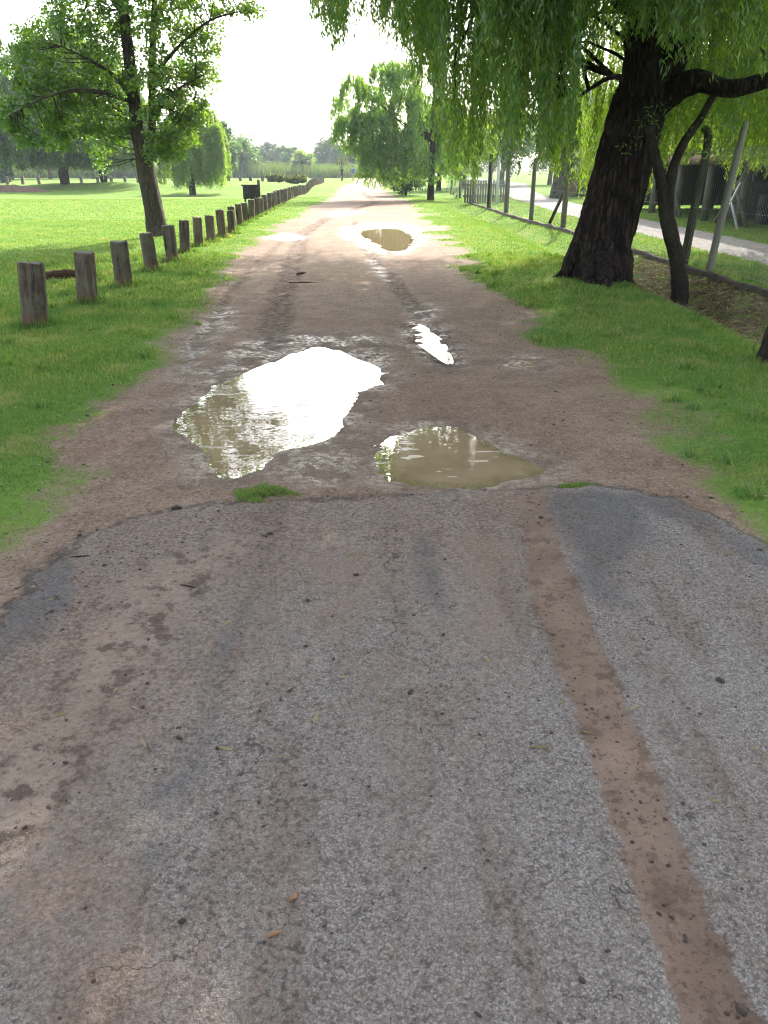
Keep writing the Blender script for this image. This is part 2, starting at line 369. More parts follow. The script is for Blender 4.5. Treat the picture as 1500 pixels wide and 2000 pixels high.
# drive on the far side of the fence, fence line and ditch
def fence_x(y): return np.interp(y, [0, 8, 14, 23, 30, 40, 60, 100], [5.45, 5.35, 5.2, 5.05, 4.65, 4.3, 4.3, 4.6])
def drive_d(x, y):
    c = np.interp(y, [-10, 10, 14, 22, 30, 46, 60, 90], [8.0, 7.65, 7.45, 7.35, 7.6, 8.2, 9.6, 14])
    w = np.interp(y, [-10, 14, 22, 40, 90], [1.0, .92, .92, 1.1, 1.3])
    return w - np.abs(x - c)
def hfun(x, y, fine=True):
    x = np.asarray(x, float); y = np.asarray(y, float)
    fx = fence_x(y)
    # ditch between verge and fence
    u = x - (fx - 0.95 - .1 * np.sin(y * .4))
    dep = np.interp(y, [-6, 3, 7, 12, 15, 22, 36, 50], [.34, .36, .38, .34, .28, .26, .2, 0])
    wd = np.interp(y, [5, 12, 20, 40], [.62, .52, .75, .9])
    h = -dep * np.exp(-(u / wd) ** 2)
    # low meadow left of the posts, with a swale and bank at the bush
    h += -.10 * sstep(-4.6, -7.5, x) * sstep(3, 12, y)
    h += .9 * np.exp(-(((x + 13.0) / 6.0) ** 2 + ((y - 76) / 9.0) ** 2)) * .6
    h += -.35 * np.exp(-(((x + 14 + .06 * (y - 60)) / 9.0) ** 2 + ((y - 60) / 5.0) ** 2))
    h += .42 * np.exp(-(((x + 28) / 4.5) ** 2 + ((y - 74) / 3.0) ** 2)) + .45 * np.exp(-(((x + 23) / 3.0) ** 2 + ((y - 72) / 2.5) ** 2))
    h += .3 * np.exp(-(((x + 16.5) / 4.0) ** 2 + ((y - 70) / 3.0) ** 2))
    h += .05 * fbm(x, y, .12, 2, 3) * sstep(4.5, 9, np.abs(x + 1))
    h += .012 * fbm(x, y, 1.1, 3, 9)
    h += .10 * sstep(40, 110, y) * 0
    return h
def ruts(x, y):
    """wheel ruts along the dirt track, 0..1"""
    m = 0
    for pts, w in ((RUT_A, .2), (RUT_B, .13), (RUT_C, .10)):
        ys = [p[1] for p in pts]; xs = [p[0] for p in pts]
        cxn = np.interp(y, ys, xs) + .05 * fbm(y, y * 0, .9, 2, 4)
        m = np.maximum(m, (.6 if w == .10 else 1) * np.exp(-((x - cxn) / w) ** 2) * sstep(ys[0] - .6, ys[0] + .5, y) * sstep(ys[-1] + 4, ys[-1] - 4, y))
    return m
RUT_A = sorted([gp(*q) for q in [(520, 680), (545, 600), (565, 540), (578, 490), (590, 455), (640, 425), (700, 405), (735, 395), (715, 382), (705, 372)]], key=lambda p: p[1])
RUT_B = sorted([gp(*q) for q in [(880, 720), (850, 660), (790, 570), (735, 510), (700, 470), (690, 430)]], key=lambda p: p[1])
RUT_C = sorted([gp(*q) for q in [(360, 720), (430, 600), (480, 530), (560, 460)]], key=lambda p: p[1])

def masks(x, y):
    A = {}
    j = .05 * fbm(x, y, 2.2, 3, 21) + .03 * fbm(x, y, 9, 2, 33)
    A['asph'] = sdf(P_asph, x, y) + j * 1.1 + .10 * fbm(x, y, 4.5, 4, 22)
    gr = -sdf(P_bare, x, y)
    gr = gr + (.22 * fbm(x, y, 1.3, 3, 41) * (1 + .6 * (x > 0)) + .10 * fbm(x, y, 6, 2, 42)) * (1 + np.clip(y, 0, 40) * .05)
    # sparse grass on the track's crown, far away
    A['grass'] = gr
    A['mud'] = sdf(P_track, x, y) + j * .25
    A['lmud'] = sdf(P_track2, x, y) + j * 1.6
    d = np.full(x.shape, -9.0); b = d.copy(); w = d.copy(); l = d.copy()
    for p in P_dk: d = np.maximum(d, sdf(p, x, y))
    for p in P_br: b = np.maximum(b, sdf(p, x, y))
    for p in P_wet: w = np.maximum(w, sdf(p, x, y))
    for p in LUMP: l = np.maximum(l, sdf(p, x, y))
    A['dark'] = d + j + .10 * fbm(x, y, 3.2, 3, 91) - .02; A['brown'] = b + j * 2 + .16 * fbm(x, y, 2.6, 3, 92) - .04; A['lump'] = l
    pu = np.full(x.shape, -9.0); dz = np.zeros(x.shape)
    for p, dd in zip(PUD, PUD_D):
        s = sdf(p, x, y) + (.03 if dd > .025 else .07) * fbm(x, y, 7, 3, 77) + .02 * fbm(x, y, 17, 2, 78)
        pu = np.maximum(pu, s)
        k = .22 if dd > .025 else .10
        if dd < .02: s = s - .55 * np.maximum(fbm(x, y, 10, 3, 70) - .02, 0)
        dz = np.minimum(dz, -dd * sstep(-.07, k, s) - .012 * sstep(-.30, -.02, s) + (.022 * fbm(x, y, 9, 3, 79) * sstep(-.1, .0, s) if dd < .02 else 0))
    A['pud'] = pu
    A['wet'] = np.maximum(sstep(-.15, .12, w + j * 2), sstep(-.32, -.02, pu) * .9)
    A['grav'] = drive_d(x, y) + .1 * fbm(x, y, 2, 3, 5)
    fx = fence_x(y)
    A['lit'] = (sstep(fx - 1.75, fx - 1.35, x + .1 * fbm(x, y, 2, 2, 8)) * sstep(fx + .02, fx - .08, x)) * sstep(19, 13.5, y + 2 * fbm(x, y, .8, 2, 2)) + \
        .8 * np.exp(-(((x + 37) / 3.0) ** 2 + ((y - 66) / 2.0) ** 2)) + .6 * np.exp(-(((x + 26) / 2.0) ** 2 + ((y - 73) / 1.5) ** 2)) + .6 * np.exp(-(((x - 3.2) / 1.0) ** 2 + ((y - 12.6) / 1.0) ** 2)) \
        + .45 * np.exp(-(((x - 4.1) / .5) ** 2 + ((y - 24) / 3) ** 2))
    A['rut'] = ruts(x, y)
    A['dirty'] = np.clip(sstep(1.35, .0, A['asph']) * 1.0 * sstep(1.3, .75, x) + sstep(.5, -1.0, x) * .35 + .5 * sstep(.5, -.1, np.abs(x - .25)) * sstep(1.2, 2.4, y), 0, 1)
    return A, dz

# ---------------------------------------------------------------- ground mesh
ys = [-14.0]
while ys[-1] < 470:
    y = ys[-1]
    st = .35 if y < -.5 else (.06 if y < .6 else max(.024, .0065 * y) if y < 12 else .011 * y)
    ys.append(y + st)
ys = np.array(ys)
uu = [0.0]; 
while uu[-1] < 3.2:
    u = uu[-1]; uu.append(u + (.0046 if u < .52 else .008 if u < .75 else .02 + (u - .75) * .12))
uu = np.array(uu); uu = np.concatenate([-uu[:0:-1], uu])
S = np.sqrt(np.maximum(ys, 0) ** 2 * 1.0 + 0) + 2.4 + np.where(ys < 0, -ys * .3, 0)
X = uu[None, :] * S[:, None]; Y = np.repeat(ys[:, None], len(uu), 1)
xf, yf = X.ravel(), Y.ravel()
A, dz = masks(xf, yf)
z = hfun(xf, yf) + dz
asp = sstep(-.04, .05, A['asph'])
z += .014 * asp * sstep(-.2, .1, A['asph']) - .004
z += -.006 * sstep(-.03, .03, A['mud']) * asp
bare = sstep(.05, -.1, A['grass']) * (1 - asp)
z += bare * (.008 * fbm(xf, yf, 5, 3, 61) + .005 * fbm(xf, yf, 16, 2, 62)) - A['rut'] * bare * .035 + A['rut'] * bare * .012 * fbm(xf, yf, 12, 2, 64) + bare * sstep(.4, .9, A['rut']) * .006
z += asp * .0035 * fbm(xf, yf, 9, 3, 63)
z += sstep(0, .3, A['grass']) * .015 + .012 * sstep(-.1, .1, A['lump']) * np.clip(fbm(xf, yf, 14, 2, 65), 0, 1)
z += A['lit'] * .03 * fbm(xf, yf, 3.5, 3, 71)
nr, nc = X.shape
I = np.arange(nr * nc).reshape(nr, nc)
quads = np.stack([I[:-1, :-1], I[:-1, 1:], I[1:, 1:], I[1:, :-1]], -1).reshape(-1, 4)
def fm(a): return a[quads].mean(1)
cls = np.zeros(len(quads), int)                         # 0 lawn, 1 dirt, 2 asphalt, 3 drive
cls[fm(A['grass']) < 0] = 1
cls[fm(A['asph']) > 0] = 2
cls[fm(A['grav']) > 0] = 3

def ground_mat():
    g = G('ground')
    geo = g.n('NewGeometry'); P = geo.outputs['Position']
    a = {k: g.attr(k) for k in ('asph', 'grass', 'mud', 'lmud', 'dark', 'brown', 'wet', 'grav', 'lit', 'rut', 'pud', 'lump')}
    nL = g.noise(P, .55, 4); nM = g.noise(P, 3.2, 5, .6); nF = g.noise(P, 22, 5, .65); nX = g.noise(P, 95, 4, .65); nXX = g.noise(P, 260, 2, .6)
    vor = g.n('TexVoronoi', {'Vector': g.n('VectorMath', {0: P, 1: g.n('VectorMath', {0: g.n('TexNoise', {'Vector': P, 'Scale': 55, 'Detail': 3}).outputs[1], 'Scale': .02}, operation='SCALE').outputs[0]}, operation='ADD').outputs[0], 'Scale': 185, 'Randomness': 1.0})
    nP = g.noise(P, 60, 4, .7); nQ = g.noise(P, 10, 5, .7)
    vd = vor.outputs['Distance']; vc = g.n('SeparateColor', {0: vor.outputs['Color']}).outputs[0]
    vor2 = g.n('TexVoronoi', {'Vector': P, 'Scale': 42, 'Randomness': 1.0})
    v2c = g.n('SeparateColor', {0: vor2.outputs['Color']}).outputs[1]
    # asphalt
    asc = g.mix(g.ramp(vc, 0, 1), (.15, .135, .125), (.41, .375, .345))
    asc = g.mix(g.math('MULTIPLY', g.ramp(g.n('SeparateColor', {0: vor.outputs['Color']}).outputs[2], .55, .95), .7), asc, (.20, .145, .11))
    nS = g.noise(g.n('Mapping', {'Vector': P, 'Scale': (1.5, .55, 1)}).outputs[0], 1.6, 5, .65); dirty = g.attr('dirty')
    asc = g.mix(g.ramp(nX, .42, .7, 0, .5), asc, (.42, .385, .355))
    asc = g.mix(g.ramp(nP, .53, .63, 0, .75), asc, (.08, .068, .062))  # pits here and stone gaps below: relief shade put into the colour
    asc = g.mix(g.ramp(vd, .45, .8, 0, .55), asc, (.048, .046, .048))
    asc = g.mix(g.ramp(nXX, .55, .8, 0, .6), asc, (.30, .285, .27))
    asc = g.mix(g.math('MULTIPLY', g.ramp(nS, .40, .62), g.math('MULTIPLY_ADD', dirty, .75, .22), clamp=True), asc, g.mix(g.ramp(nX, .3, .7), (.13, .095, .075), (.30, .235, .19)))
    asc = g.mix(g.ramp(nF, .60, .76, 0, .6), asc, (.085, .06, .045))
    asc = g.mix(g.ramp(nL, .45, .7, 0, .35), asc, (.30, .28, .26))
    asc = g.mix(g.math('MULTIPLY', dirty, g.ramp(nF, .35, .65, .45, .95)), asc, g.mix(g.ramp(nP, .35, .62), (.35, .265, .21), (.15, .105, .08)))
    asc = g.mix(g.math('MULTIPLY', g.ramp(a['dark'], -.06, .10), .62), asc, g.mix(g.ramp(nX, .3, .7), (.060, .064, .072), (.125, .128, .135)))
    asc = g.mix(g.math('MULTIPLY', g.ramp(a['brown'], -.12, .10), g.ramp(nF, .3, .6, .25, .8)), asc, g.mix(g.ramp(nX, .3, .7), (.17, .12, .09), (.34, .25, .19)))
    asc = g.mix(g.ramp(nQ, .56, .68, 0, .38), asc, (.11, .082, .067))
    asc = g.mix(g.ramp(nQ, .46, .32, 0, .35), asc, (.24, .215, .20))
    nT = g.noise(g.n('Mapping', {'Vector': P, 'Scale': (2.6, .38, 1), 'Rotation': (0, 0, .06)}).outputs[0], 1.5, 5, .7)
    asc = g.mix(g.math('MULTIPLY', g.ramp(nT, .48, .64, 0, .62), g.ramp(nQ, .3, .55, .4, 1)), asc, g.mix(g.ramp(nP, .4, .6), (.22, .165, .13), (.08, .06, .048)))
    # fine cracks
    cr = g.n('TexVoronoi', {'Vector': g.n('Mapping', {'Vector': g.n('VectorMath', {0: P, 1: g.n('VectorMath', {0: g.noise(P, 6, 4, .6, 1), 'Scale': .35}, operation='SCALE').outputs[0]}, operation='ADD').outputs[0], 'Scale': (.9, 2.1, 1)}).outputs[0], 'Scale': 1.1}, feature='DISTANCE_TO_EDGE').outputs[0]
    crk = g.math('MULTIPLY', g.ramp(cr, .0, .009, 1, 0), g.ramp(nM, .5, .6, 0, .75))
    asc = g.mix(crk, asc, (.03, .028, .027))
    # smooth silt of the tyre bands
    silt = g.mix(g.ramp(nM, .35, .65), (.165, .115, .087), (.225, .163, .126))
    silt = g.mix(g.ramp(nP, .56, .66, 0, .85), silt, (.07, .046, .034)); silt = g.mix(g.ramp(nQ, .52, .62, 0, .65), silt, (.10, .068, .05))
    silt = g.mix(g.ramp(nX, .58, .72, 0, .7), silt, (.10, .068, .05))
    silt = g.mix(g.ramp(nF, .56, .70, 0, .75), silt, (.09, .064, .048))
    lsilt = g.mix(g.ramp(nF, .35, .6, 0, .7), (.32, .25, .20), (.21, .155, .12)); lsilt = g.mix(g.ramp(nQ, .50, .60, 0, .85), lsilt, (.075, .052, .042)); lsilt = g.mix(g.ramp(nP, .56, .66, 0, .7), lsilt, (.08, .055, .045))
    md = g.ramp(g.math('ADD', a['mud'], g.math('MULTIPLY', g.math('SUBTRACT', nQ, .5), .11)), -.010, .012)
    ml = g.math('MULTIPLY', g.ramp(g.math('ADD', a['lmud'], g.math('MULTIPLY', g.math('SUBTRACT', nF, .5), .35)), -.10, .14), .85)
    asc = g.mix(ml, asc, lsilt); asc = g.mix(md, asc, silt)
    # dirt
    dc = g.mix(g.ramp(nM, .3, .7), (.21, .145, .10), (.30, .215, .155))
    dc = g.mix(g.ramp(nL, .4, .65, 0, .6), dc, (.21, .125, .08))
    dc = g.mix(g.ramp(v2c, .55, 1, 0, .55), dc, (.34, .27, .22))
    dc = g.mix(g.ramp(nX, .5, .72, 0, .7), dc, (.075, .052, .042))
    dc = g.mix(g.ramp(nP, .50, .66, 0, .8), dc, (.075, .05, .038))
    dc = g.mix(g.ramp(nQ, .52, .66, 0, .45), dc, (.11, .07, .05))
    dc = g.mix(g.ramp(nQ, .44, .30, 0, .4), dc, (.25, .195, .165))
    dc = g.mix(g.ramp(nF, .58, .76, 0, .6), dc, (.10, .068, .05))
    dc = g.mix(g.math('MULTIPLY', g.ramp(a['rut'], .15, .7), g.math('MULTIPLY', g.ramp(nQ, .36, .58, .12, 1.0), g.ramp(nF, .35, .6, .45, 1.0))), dc, (.06, .034, .022))
    dc = g.mix(g.math('MULTIPLY', g.ramp(a['lump'], -.1, .1), g.ramp(nF, .42, .56, 0, .8)), dc, (.06, .045, .036))
    dc = g.mix(g.math('MULTIPLY', a['wet'], .35), dc, (.115, .088, .075))
    pd = g.ramp(a['pud'], -.02, .06)
    dc = g.mix(pd, dc, (.20, .145, .085))
    # grass and soil under the blades
    gc = g.mix(g.ramp(nF, .3, .7), (.085, .17, .038), (.15, .26, .05))
    gc = g.mix(g.ramp(g.noise(P, .35, 4), .4, .65, 0, .5), gc, (.19, .29, .045))
    gc = g.mix(g.ramp(nM, .55, .75, 0, .45), gc, (.20, .215, .08))
    gc = g.mix(g.ramp(g.noise(P, 1.9, 4, .65), .50, .68, 0, .5), gc, (.30, .27, .12)); gc = g.mix(g.ramp(nX, .45, .8, 0, .5), gc, (.05, .10, .016))
    lc = g.mix(g.ramp(nF, .35, .65), (.11, .088, .055), (.21, .17, .11))
    lc = g.mix(g.ramp(v2c, .75, 1, 0, .6), lc, (.25, .205, .14))
    gc = g.mix(g.ramp(g.math('MULTIPLY', a['lit'], g.ramp(nM, .3, .65, 1.4, .35)), .25, .8), gc, lc)
    # gravel
    vg = g.n('TexVoronoi', {'Vector': P, 'Scale': 28})
    gvc = g.mix(g.n('SeparateColor', {0: vg.outputs['Color']}).outputs[0], (.19, .18, .18), (.38, .36, .35))
    gvc = g.mix(g.ramp(nM, .45, .7, 0, .4), gvc, (.20, .17, .14))
    e_as = g.ramp(g.math('ADD', a['asph'], g.math('MULTIPLY', g.math('SUBTRACT', nF, .5), .30)), -.03, .035)
    base = g.mix(e_as, dc, asc)
    edge = g.math('MULTIPLY', g.ramp(g.math('ABSOLUTE', a['asph']), .0, .05, .6, 0), g.ramp(nF, .35, .55))
    base = g.mix(edge, base, (.045, .042, .042))
    e_gr = g.ramp(g.math('ADD', a['grass'], g.math('MULTIPLY', g.math('SUBTRACT', nF, .5), .5)), -.10, .16)
    base = g.mix(e_gr, base, gc)
    e_gv = g.ramp(a['grav'], -.06, .06)
    base = g.mix(e_gv, base, gvc)
    # roughness
    bare = g.math('MULTIPLY', g.math('SUBTRACT', 1.0, e_gr), g.math('SUBTRACT', 1.0, e_gv))
    wn = g.math('MULTIPLY', a['wet'], g.ramp(nF, .38, .62))
    wn = g.math('MULTIPLY', wn, g.math('MULTIPLY', bare, g.ramp(nM, .40, .56, .15, 1)))
    rgh = g.math('SUBTRACT', g.ramp(g.math('MULTIPLY', bare, g.ramp(nM, .3, .7, .6, 1)), 0, 1, .95, .8), g.math('MULTIPLY', wn, .58), clamp=True)
    rgh = g.math('MAXIMUM', rgh, .09)
    # bump
    hA = g.math('ADD', g.math('MULTIPLY', g.ramp(vd, 0, .75, 1, 0), .45), g.math('ADD', g.math('MULTIPLY', nX, .9), g.math('MULTIPLY', nF, .9)))
    smooth = g.math('MAXIMUM', md, g.math('MULTIPLY', ml, .75))
    hA = g.math('MULTIPLY', hA, g.math('SUBTRACT', 1.0, g.math('MULTIPLY', g.math('MULTIPLY', smooth, e_as), .55)))
    hD = g.math('ADD', g.math('MULTIPLY', nX, .9), g.math('ADD', g.math('MULTIPLY', nF, 2.4), g.math('MULTIPLY', nM, 1.5)))
    h = g.n('Mix', {0: e_as, 2: hD, 3: hA}, data_type='FLOAT').outputs[0]
    b = g.n('Bump', {'Height': h, 'Strength': .9, 'Distance': .012}).outputs[0]
    p = g.n('BsdfPrincipled', {'Base Color': base, 'Roughness': rgh, 'Normal': b, 'Specular IOR Level': g.math('MULTIPLY_ADD', bare, g.math('MULTIPLY_ADD', wn, .45, .09), .05)})
    return g.done(p.outputs[0])
M['ground'] = ground_mat()
V3 = np.stack([xf, yf, z], -1)
KEEP = ('asph', 'grass', 'mud', 'lmud', 'dark', 'brown', 'wet', 'grav', 'lit', 'rut', 'pud', 'lump', 'dirty')
for k, (nm, lb) in enumerate([('grass_ground', 'mown green lawn and verges either side of the track'), ('dirt_track', 'wet reddish dirt track with puddles and ruts'),
                              ('asphalt_road', 'worn grey asphalt apron with muddy tyre bands'), ('gravel_driveway', 'pale gravel driveway beyond the wire fence')]):
    q = quads[cls == k]
    u, inv = np.unique(q, return_inverse=True)
    o = mesh_np(nm, V3[u], inv.reshape(-1, 4), M['ground'], smooth=True, attrs={kk: A[kk][u] for kk in KEEP})
    tag(o, lb, kind='structure')

def ground_z(x, y):
    """height of the built ground"""
    x = np.atleast_1d(np.asarray(x, float)); y = np.atleast_1d(np.asarray(y, float))
    zz = V3[:, 2].reshape(nr, nc)
    i = np.clip(np.searchsorted(ys, y) - 1, 0, nr - 2); fy = (y - ys[i]) / (ys[i + 1] - ys[i])
    s = S[i] * (1 - fy) + S[i + 1] * fy; u = x / s
    j = np.clip(np.searchsorted(uu, u) - 1, 0, nc - 2); fx = np.clip((u - uu[j]) / (uu[j + 1] - uu[j]), 0, 1)
    return (zz[i, j] * (1 - fx) + zz[i, j + 1] * fx) * (1 - fy) + (zz[i + 1, j] * (1 - fx) + zz[i + 1, j + 1] * fx) * fy
def gz(x, y): return float(ground_z(x, y)[0])

# ---------------------------------------------------------------- puddle water
def water_mat():
    g = G('muddy_water')
    P = g.n('NewGeometry').outputs['Position']
    n = g.noise(P, 3, 3)
    c = g.mix(g.ramp(n, .35, .65), (.24, .175, .105), (.285, .21, .13))
    b = g.n('Bump', {'Height': g.noise(P, 9, 2), 'Strength': .10, 'Distance': .01}).outputs[0]
    scum = g.ramp(g.noise(g.n('Mapping', {'Vector': P, 'Scale': (1, 2.4, 1)}).outputs[0], 4.2, 3), .61, .66)
    scum = g.math('MULTIPLY', scum, g.ramp(g.n('SeparateXYZ', {0: P}).outputs[1], 8, 9, 1, 0))
    c = g.mix(g.math('MULTIPLY', scum, .5), c, (.45, .42, .38))
    p = g.n('BsdfPrincipled', {'Base Color': c, 'Roughness': g.math('MULTIPLY_ADD', scum, .3, .015), 'Normal': b, 'IOR': 1.33, 'Specular IOR Level': .5})
    fr = g.n('Fresnel', {'IOR': 1.36, 'Normal': b}).outputs[0]
    clear = g.n('MixShader', {0: fr, 1: g.n('BsdfTransparent', {'Color': (.78, .7, .58, 1)}).outputs[0], 2: g.n('BsdfGlossy', {'Color': (1, 1, 1, 1), 'Roughness': .02, 'Normal': b}).outputs[0]}).outputs[0]
    murk = g.ramp(g.math('ADD', g.attr('depth'), g.math('MULTIPLY', g.math('SUBTRACT', g.noise(P, 12, 3), .5), .5)), -.05, .55, .45, 1)
    return g.done(g.n('MixShader', {0: murk, 1: clear, 2: p.outputs[0]}).outputs[0])
M['water'] = water_mat()
for p, dd, lb in zip(PUD, PUD_D, ['large kidney-shaped muddy puddle reflecting white sky', 'brown teardrop puddle beside the large one', 'narrow bright strip puddle in the right wheel rut',
                                  'tiny shining puddle near the right verge', 'distant oval puddle in the sunlit track', 'thin distant puddle at the left edge of the track', 'farthest thin puddle along the sunlit ruts']):
    c = np.mean(p, axis=0); L = []
    lvl = float(np.median(hfun(*np.array(p).T)))
    for q in p:
        d = np.array(q) - c; L.append(c + d * (1 + .07 / np.linalg.norm(d) * (1 if dd > .025 else .5)))
    L = np.array(L); zz = lvl - (.0225 if dd > .025 else .018 + .75 * dd)
    rg_ = np.linalg.norm(L - c, axis=1)[:, None]; dr_ = (c - L) / rg_
    L2 = L + dr_ * np.minimum(.13, rg_ * .35); L3 = L + dr_ * np.minimum(.34, rg_ * .7); n = len(L); i = np.arange(n); j2 = (i + 1) % n
    v = np.column_stack([np.vstack([L, L2, L3, [c]]), np.full(3 * n + 1, zz)])
    o = mesh_np('puddle', v, [np.concatenate([np.stack([i, j2, n + j2, n + i], -1), np.stack([n + i, n + j2, 2 * n + j2, 2 * n + i], -1)]), np.stack([2 * n + i, 2 * n + j2, np.full(n, 3 * n)], -1)], M['water'],
                attrs={'depth': np.concatenate([np.zeros(n), np.full(n, .3), np.ones(n + 1)])}); tag(o, lb, kind='structure')

# ---------------------------------------------------------------- lawn blades, litter, pebbles
def leaf_quads(c, d, nrm, L, W):
    """diamond leaves: centre c, direction d, normal nrm (unit, N x 3); 4 verts each"""
    s = np.cross(d, nrm); s /= np.linalg.norm(s, axis=1)[:, None] + 1e-9
    L = L[:, None]; W = W[:, None]
    v = np.stack([c - d * L * .5, c + s * W * .5 - d * L * .05, c + d * L * .5, c - s * W * .5 - d * L * .05], 1)
    return v.reshape(-1, 3)
def unit(v): return v / (np.linalg.norm(v, axis=1)[:, None] + 1e-9)
def rand_dirs(n): return unit(rng.normal(size=(n, 3)))
def quads_for(n): return np.arange(n * 4).reshape(n, 4)

def blades(x0, x1, y0, y1, dens, h, w):
    n = int((x1 - x0) * (y1 - y0) * dens)
    x = rng.uniform(x0, x1, n); y = rng.uniform(y0, y1, n)
    k = (np.abs(x) < .56 * y + 1.2); x, y = x[k], y[k]
    m, _ = masks(x, y)
    dn = m['grass'] + .10 * fbm(x, y, 2.5, 3, 12) + .25 * fbm(x, y, .9, 2, 13)
    pr = sstep(-.16, .28, dn) * (1 - .93 * np.clip(m['lit'] * 1.3, 0, 1)) * (m['grav'] < .02)
    k = rng.random(len(x)) < pr; x, y = x[k], y[k]; dn = dn[k]
    n = len(x); zz = ground_z(x, y)
    a = rng.uniform(0, 6.283, n); lean = rng.uniform(.1, .9, n); la = rng.uniform(0, 6.283, n)
    hh = h * rng.uniform(.5, 1.3, n) * (.55 + .45 * sstep(-.1, .5, dn)) * (1 + .35 * fbm(x, y, 1.7, 2, 14)); ww = w * rng.uniform(.7, 1.3, n)
    b = np.stack([x, y, zz - .004], -1); s = np.stack([np.cos(a), np.sin(a), 0 * a], -1) * ww[:, None] / 2
    t = b + np.stack([np.cos(la) * hh * lean, np.sin(la) * hh * lean, hh], -1)
    return np.stack([b - s, b + s, t], 1).reshape(-1, 3)
parts = [blades(-5, -.5, 1.3, 6, 4200, .035, .007), blades(1.2, 5.2, 1.3, 6.5, 4200, .035, .007),
         blades(-7, -1.4, 6, 10, 2600, .04, .010), blades(.9, 6, 6.5, 10, 2600, .04, .010),
         blades(-10, -1.6, 10, 16, 1000, .045, .017), blades(1, 9.5, 10, 16, 1000, .045, .017),
         blades(-17, -1.8, 16, 28, 460, .035, .020), blades(.6, 14, 16, 28, 460, .04, .020),
         blades(-28, -2, 28, 48, 110, .035, .036), blades(.4, 16, 28, 48, 130, .04, .036)]
bv = np.concatenate(parts)
tag(mesh_np('grass', bv, np.arange(len(bv)).reshape(-1, 3), M['grass']), 'short green grass of the lawn and verges', 'grass', kind='stuff')
def post_tufts():
    out = []
    for (x, y) in spots[:22]:
        n = 240; a = rng.uniform(0, 6.283, n); r = rng.uniform(.10, .24, n); bx_ = x + np.cos(a) * r; by_ = y + np.sin(a) * r
        la = rng.uniform(0, 6.283, n); hh = rng.uniform(.04, .13, n); b = np.stack([bx_, by_, ground_z(bx_, by_) - .004], -1); w = .004 + .0006 * y
        s = np.stack([np.cos(la + 1), np.sin(la + 1), 0 * la], -1) * w; out.append(np.stack([b - s, b + s, b + np.stack([np.cos(la) * hh * .5, np.sin(la) * hh * .5, hh], -1)], 1).reshape(-1, 3))
    for (x0, x1, y0, y1) in ((-7, -1.5, 3, 15), (1.2, 5, 3.5, 16)):      # taller weeds in clumps
        m = 170; cx_ = rng.uniform(x0, x1, m); cy_ = rng.uniform(y0, y1, m); mm, _ = masks(cx_, cy_); k = (mm['grass'] > .02) & (mm['lit'] < .2); cx_, cy_ = cx_[k], cy_[k]
        for x, y in zip(cx_, cy_):
            n = int(rng.uniform(15, 50)); la = rng.uniform(0, 6.283, n); bx_ = x + rng.normal(0, .035, n); by_ = y + rng.normal(0, .035, n); hh = rng.uniform(.03, .10, n)
            b = np.stack([bx_, by_, ground_z(bx_, by_) - .004], -1); w = .004 + .0006 * y
            s = np.stack([np.cos(la + 1), np.sin(la + 1), 0 * la], -1) * w; out.append(np.stack([b - s, b + s, b + np.stack([np.cos(la) * hh * .8, np.sin(la) * hh * .8, hh], -1)], 1).reshape(-1, 3))
    v = np.concatenate(out)
    tag(mesh_np('tall_grass', v, np.arange(len(v)).reshape(-1, 3), M['grass']), 'longer grass left around the bollards and in clumps on the verges', 'grass', kind='stuff')
# little tuft between puddle and asphalt
def tuft(poly, n, h):
    p = np.array(poly); x = rng.uniform(p[:, 0].min(), p[:, 0].max(), n); y = rng.uniform(p[:, 1].min(), p[:, 1].max(), n)
    d = sdf(poly, x, y) + .09 * fbm(x, y, 9, 3, 3); k = d > 0; x, y, d = x[k], y[k], d[k]; n = len(x)
    a = rng.uniform(0, 6.283, n); la = rng.uniform(0, 6.283, n); hh = h * rng.uniform(.5, 1.3, n) * sstep(-.02, .08, d)
    b = np.stack([x, y, ground_z(x, y) - .003], -1); s = np.stack([np.cos(a), np.sin(a), 0 * a], -1) * .0028
    return np.stack([b - s, b + s, b + np.stack([np.cos(la) * hh * .7, np.sin(la) * hh * .7, hh], -1)], 1).reshape(-1, 3)
tv = tuft(gpoly([(448, 970), (480, 950), (530, 938), (572, 948), (606, 966), (560, 968), (520, 982), (456, 986)]), 4200, .030)
tag(mesh_np('grass_tuft', tv, np.arange(len(tv)).reshape(-1, 3), M['grass']), 'small isolated tuft of grass between the large puddle and the asphalt edge', 'grass tuft')
tv = tuft(gpoly([(1085, 950), (1120, 943), (1175, 945), (1165, 955), (1100, 958)]), 1300, .018)
tag(mesh_np('grass_tuft', tv, np.arange(len(tv)).reshape(-1, 3), M['grass']), 'thin line of grass along the asphalt edge, right of the brown puddle', 'grass tuft')

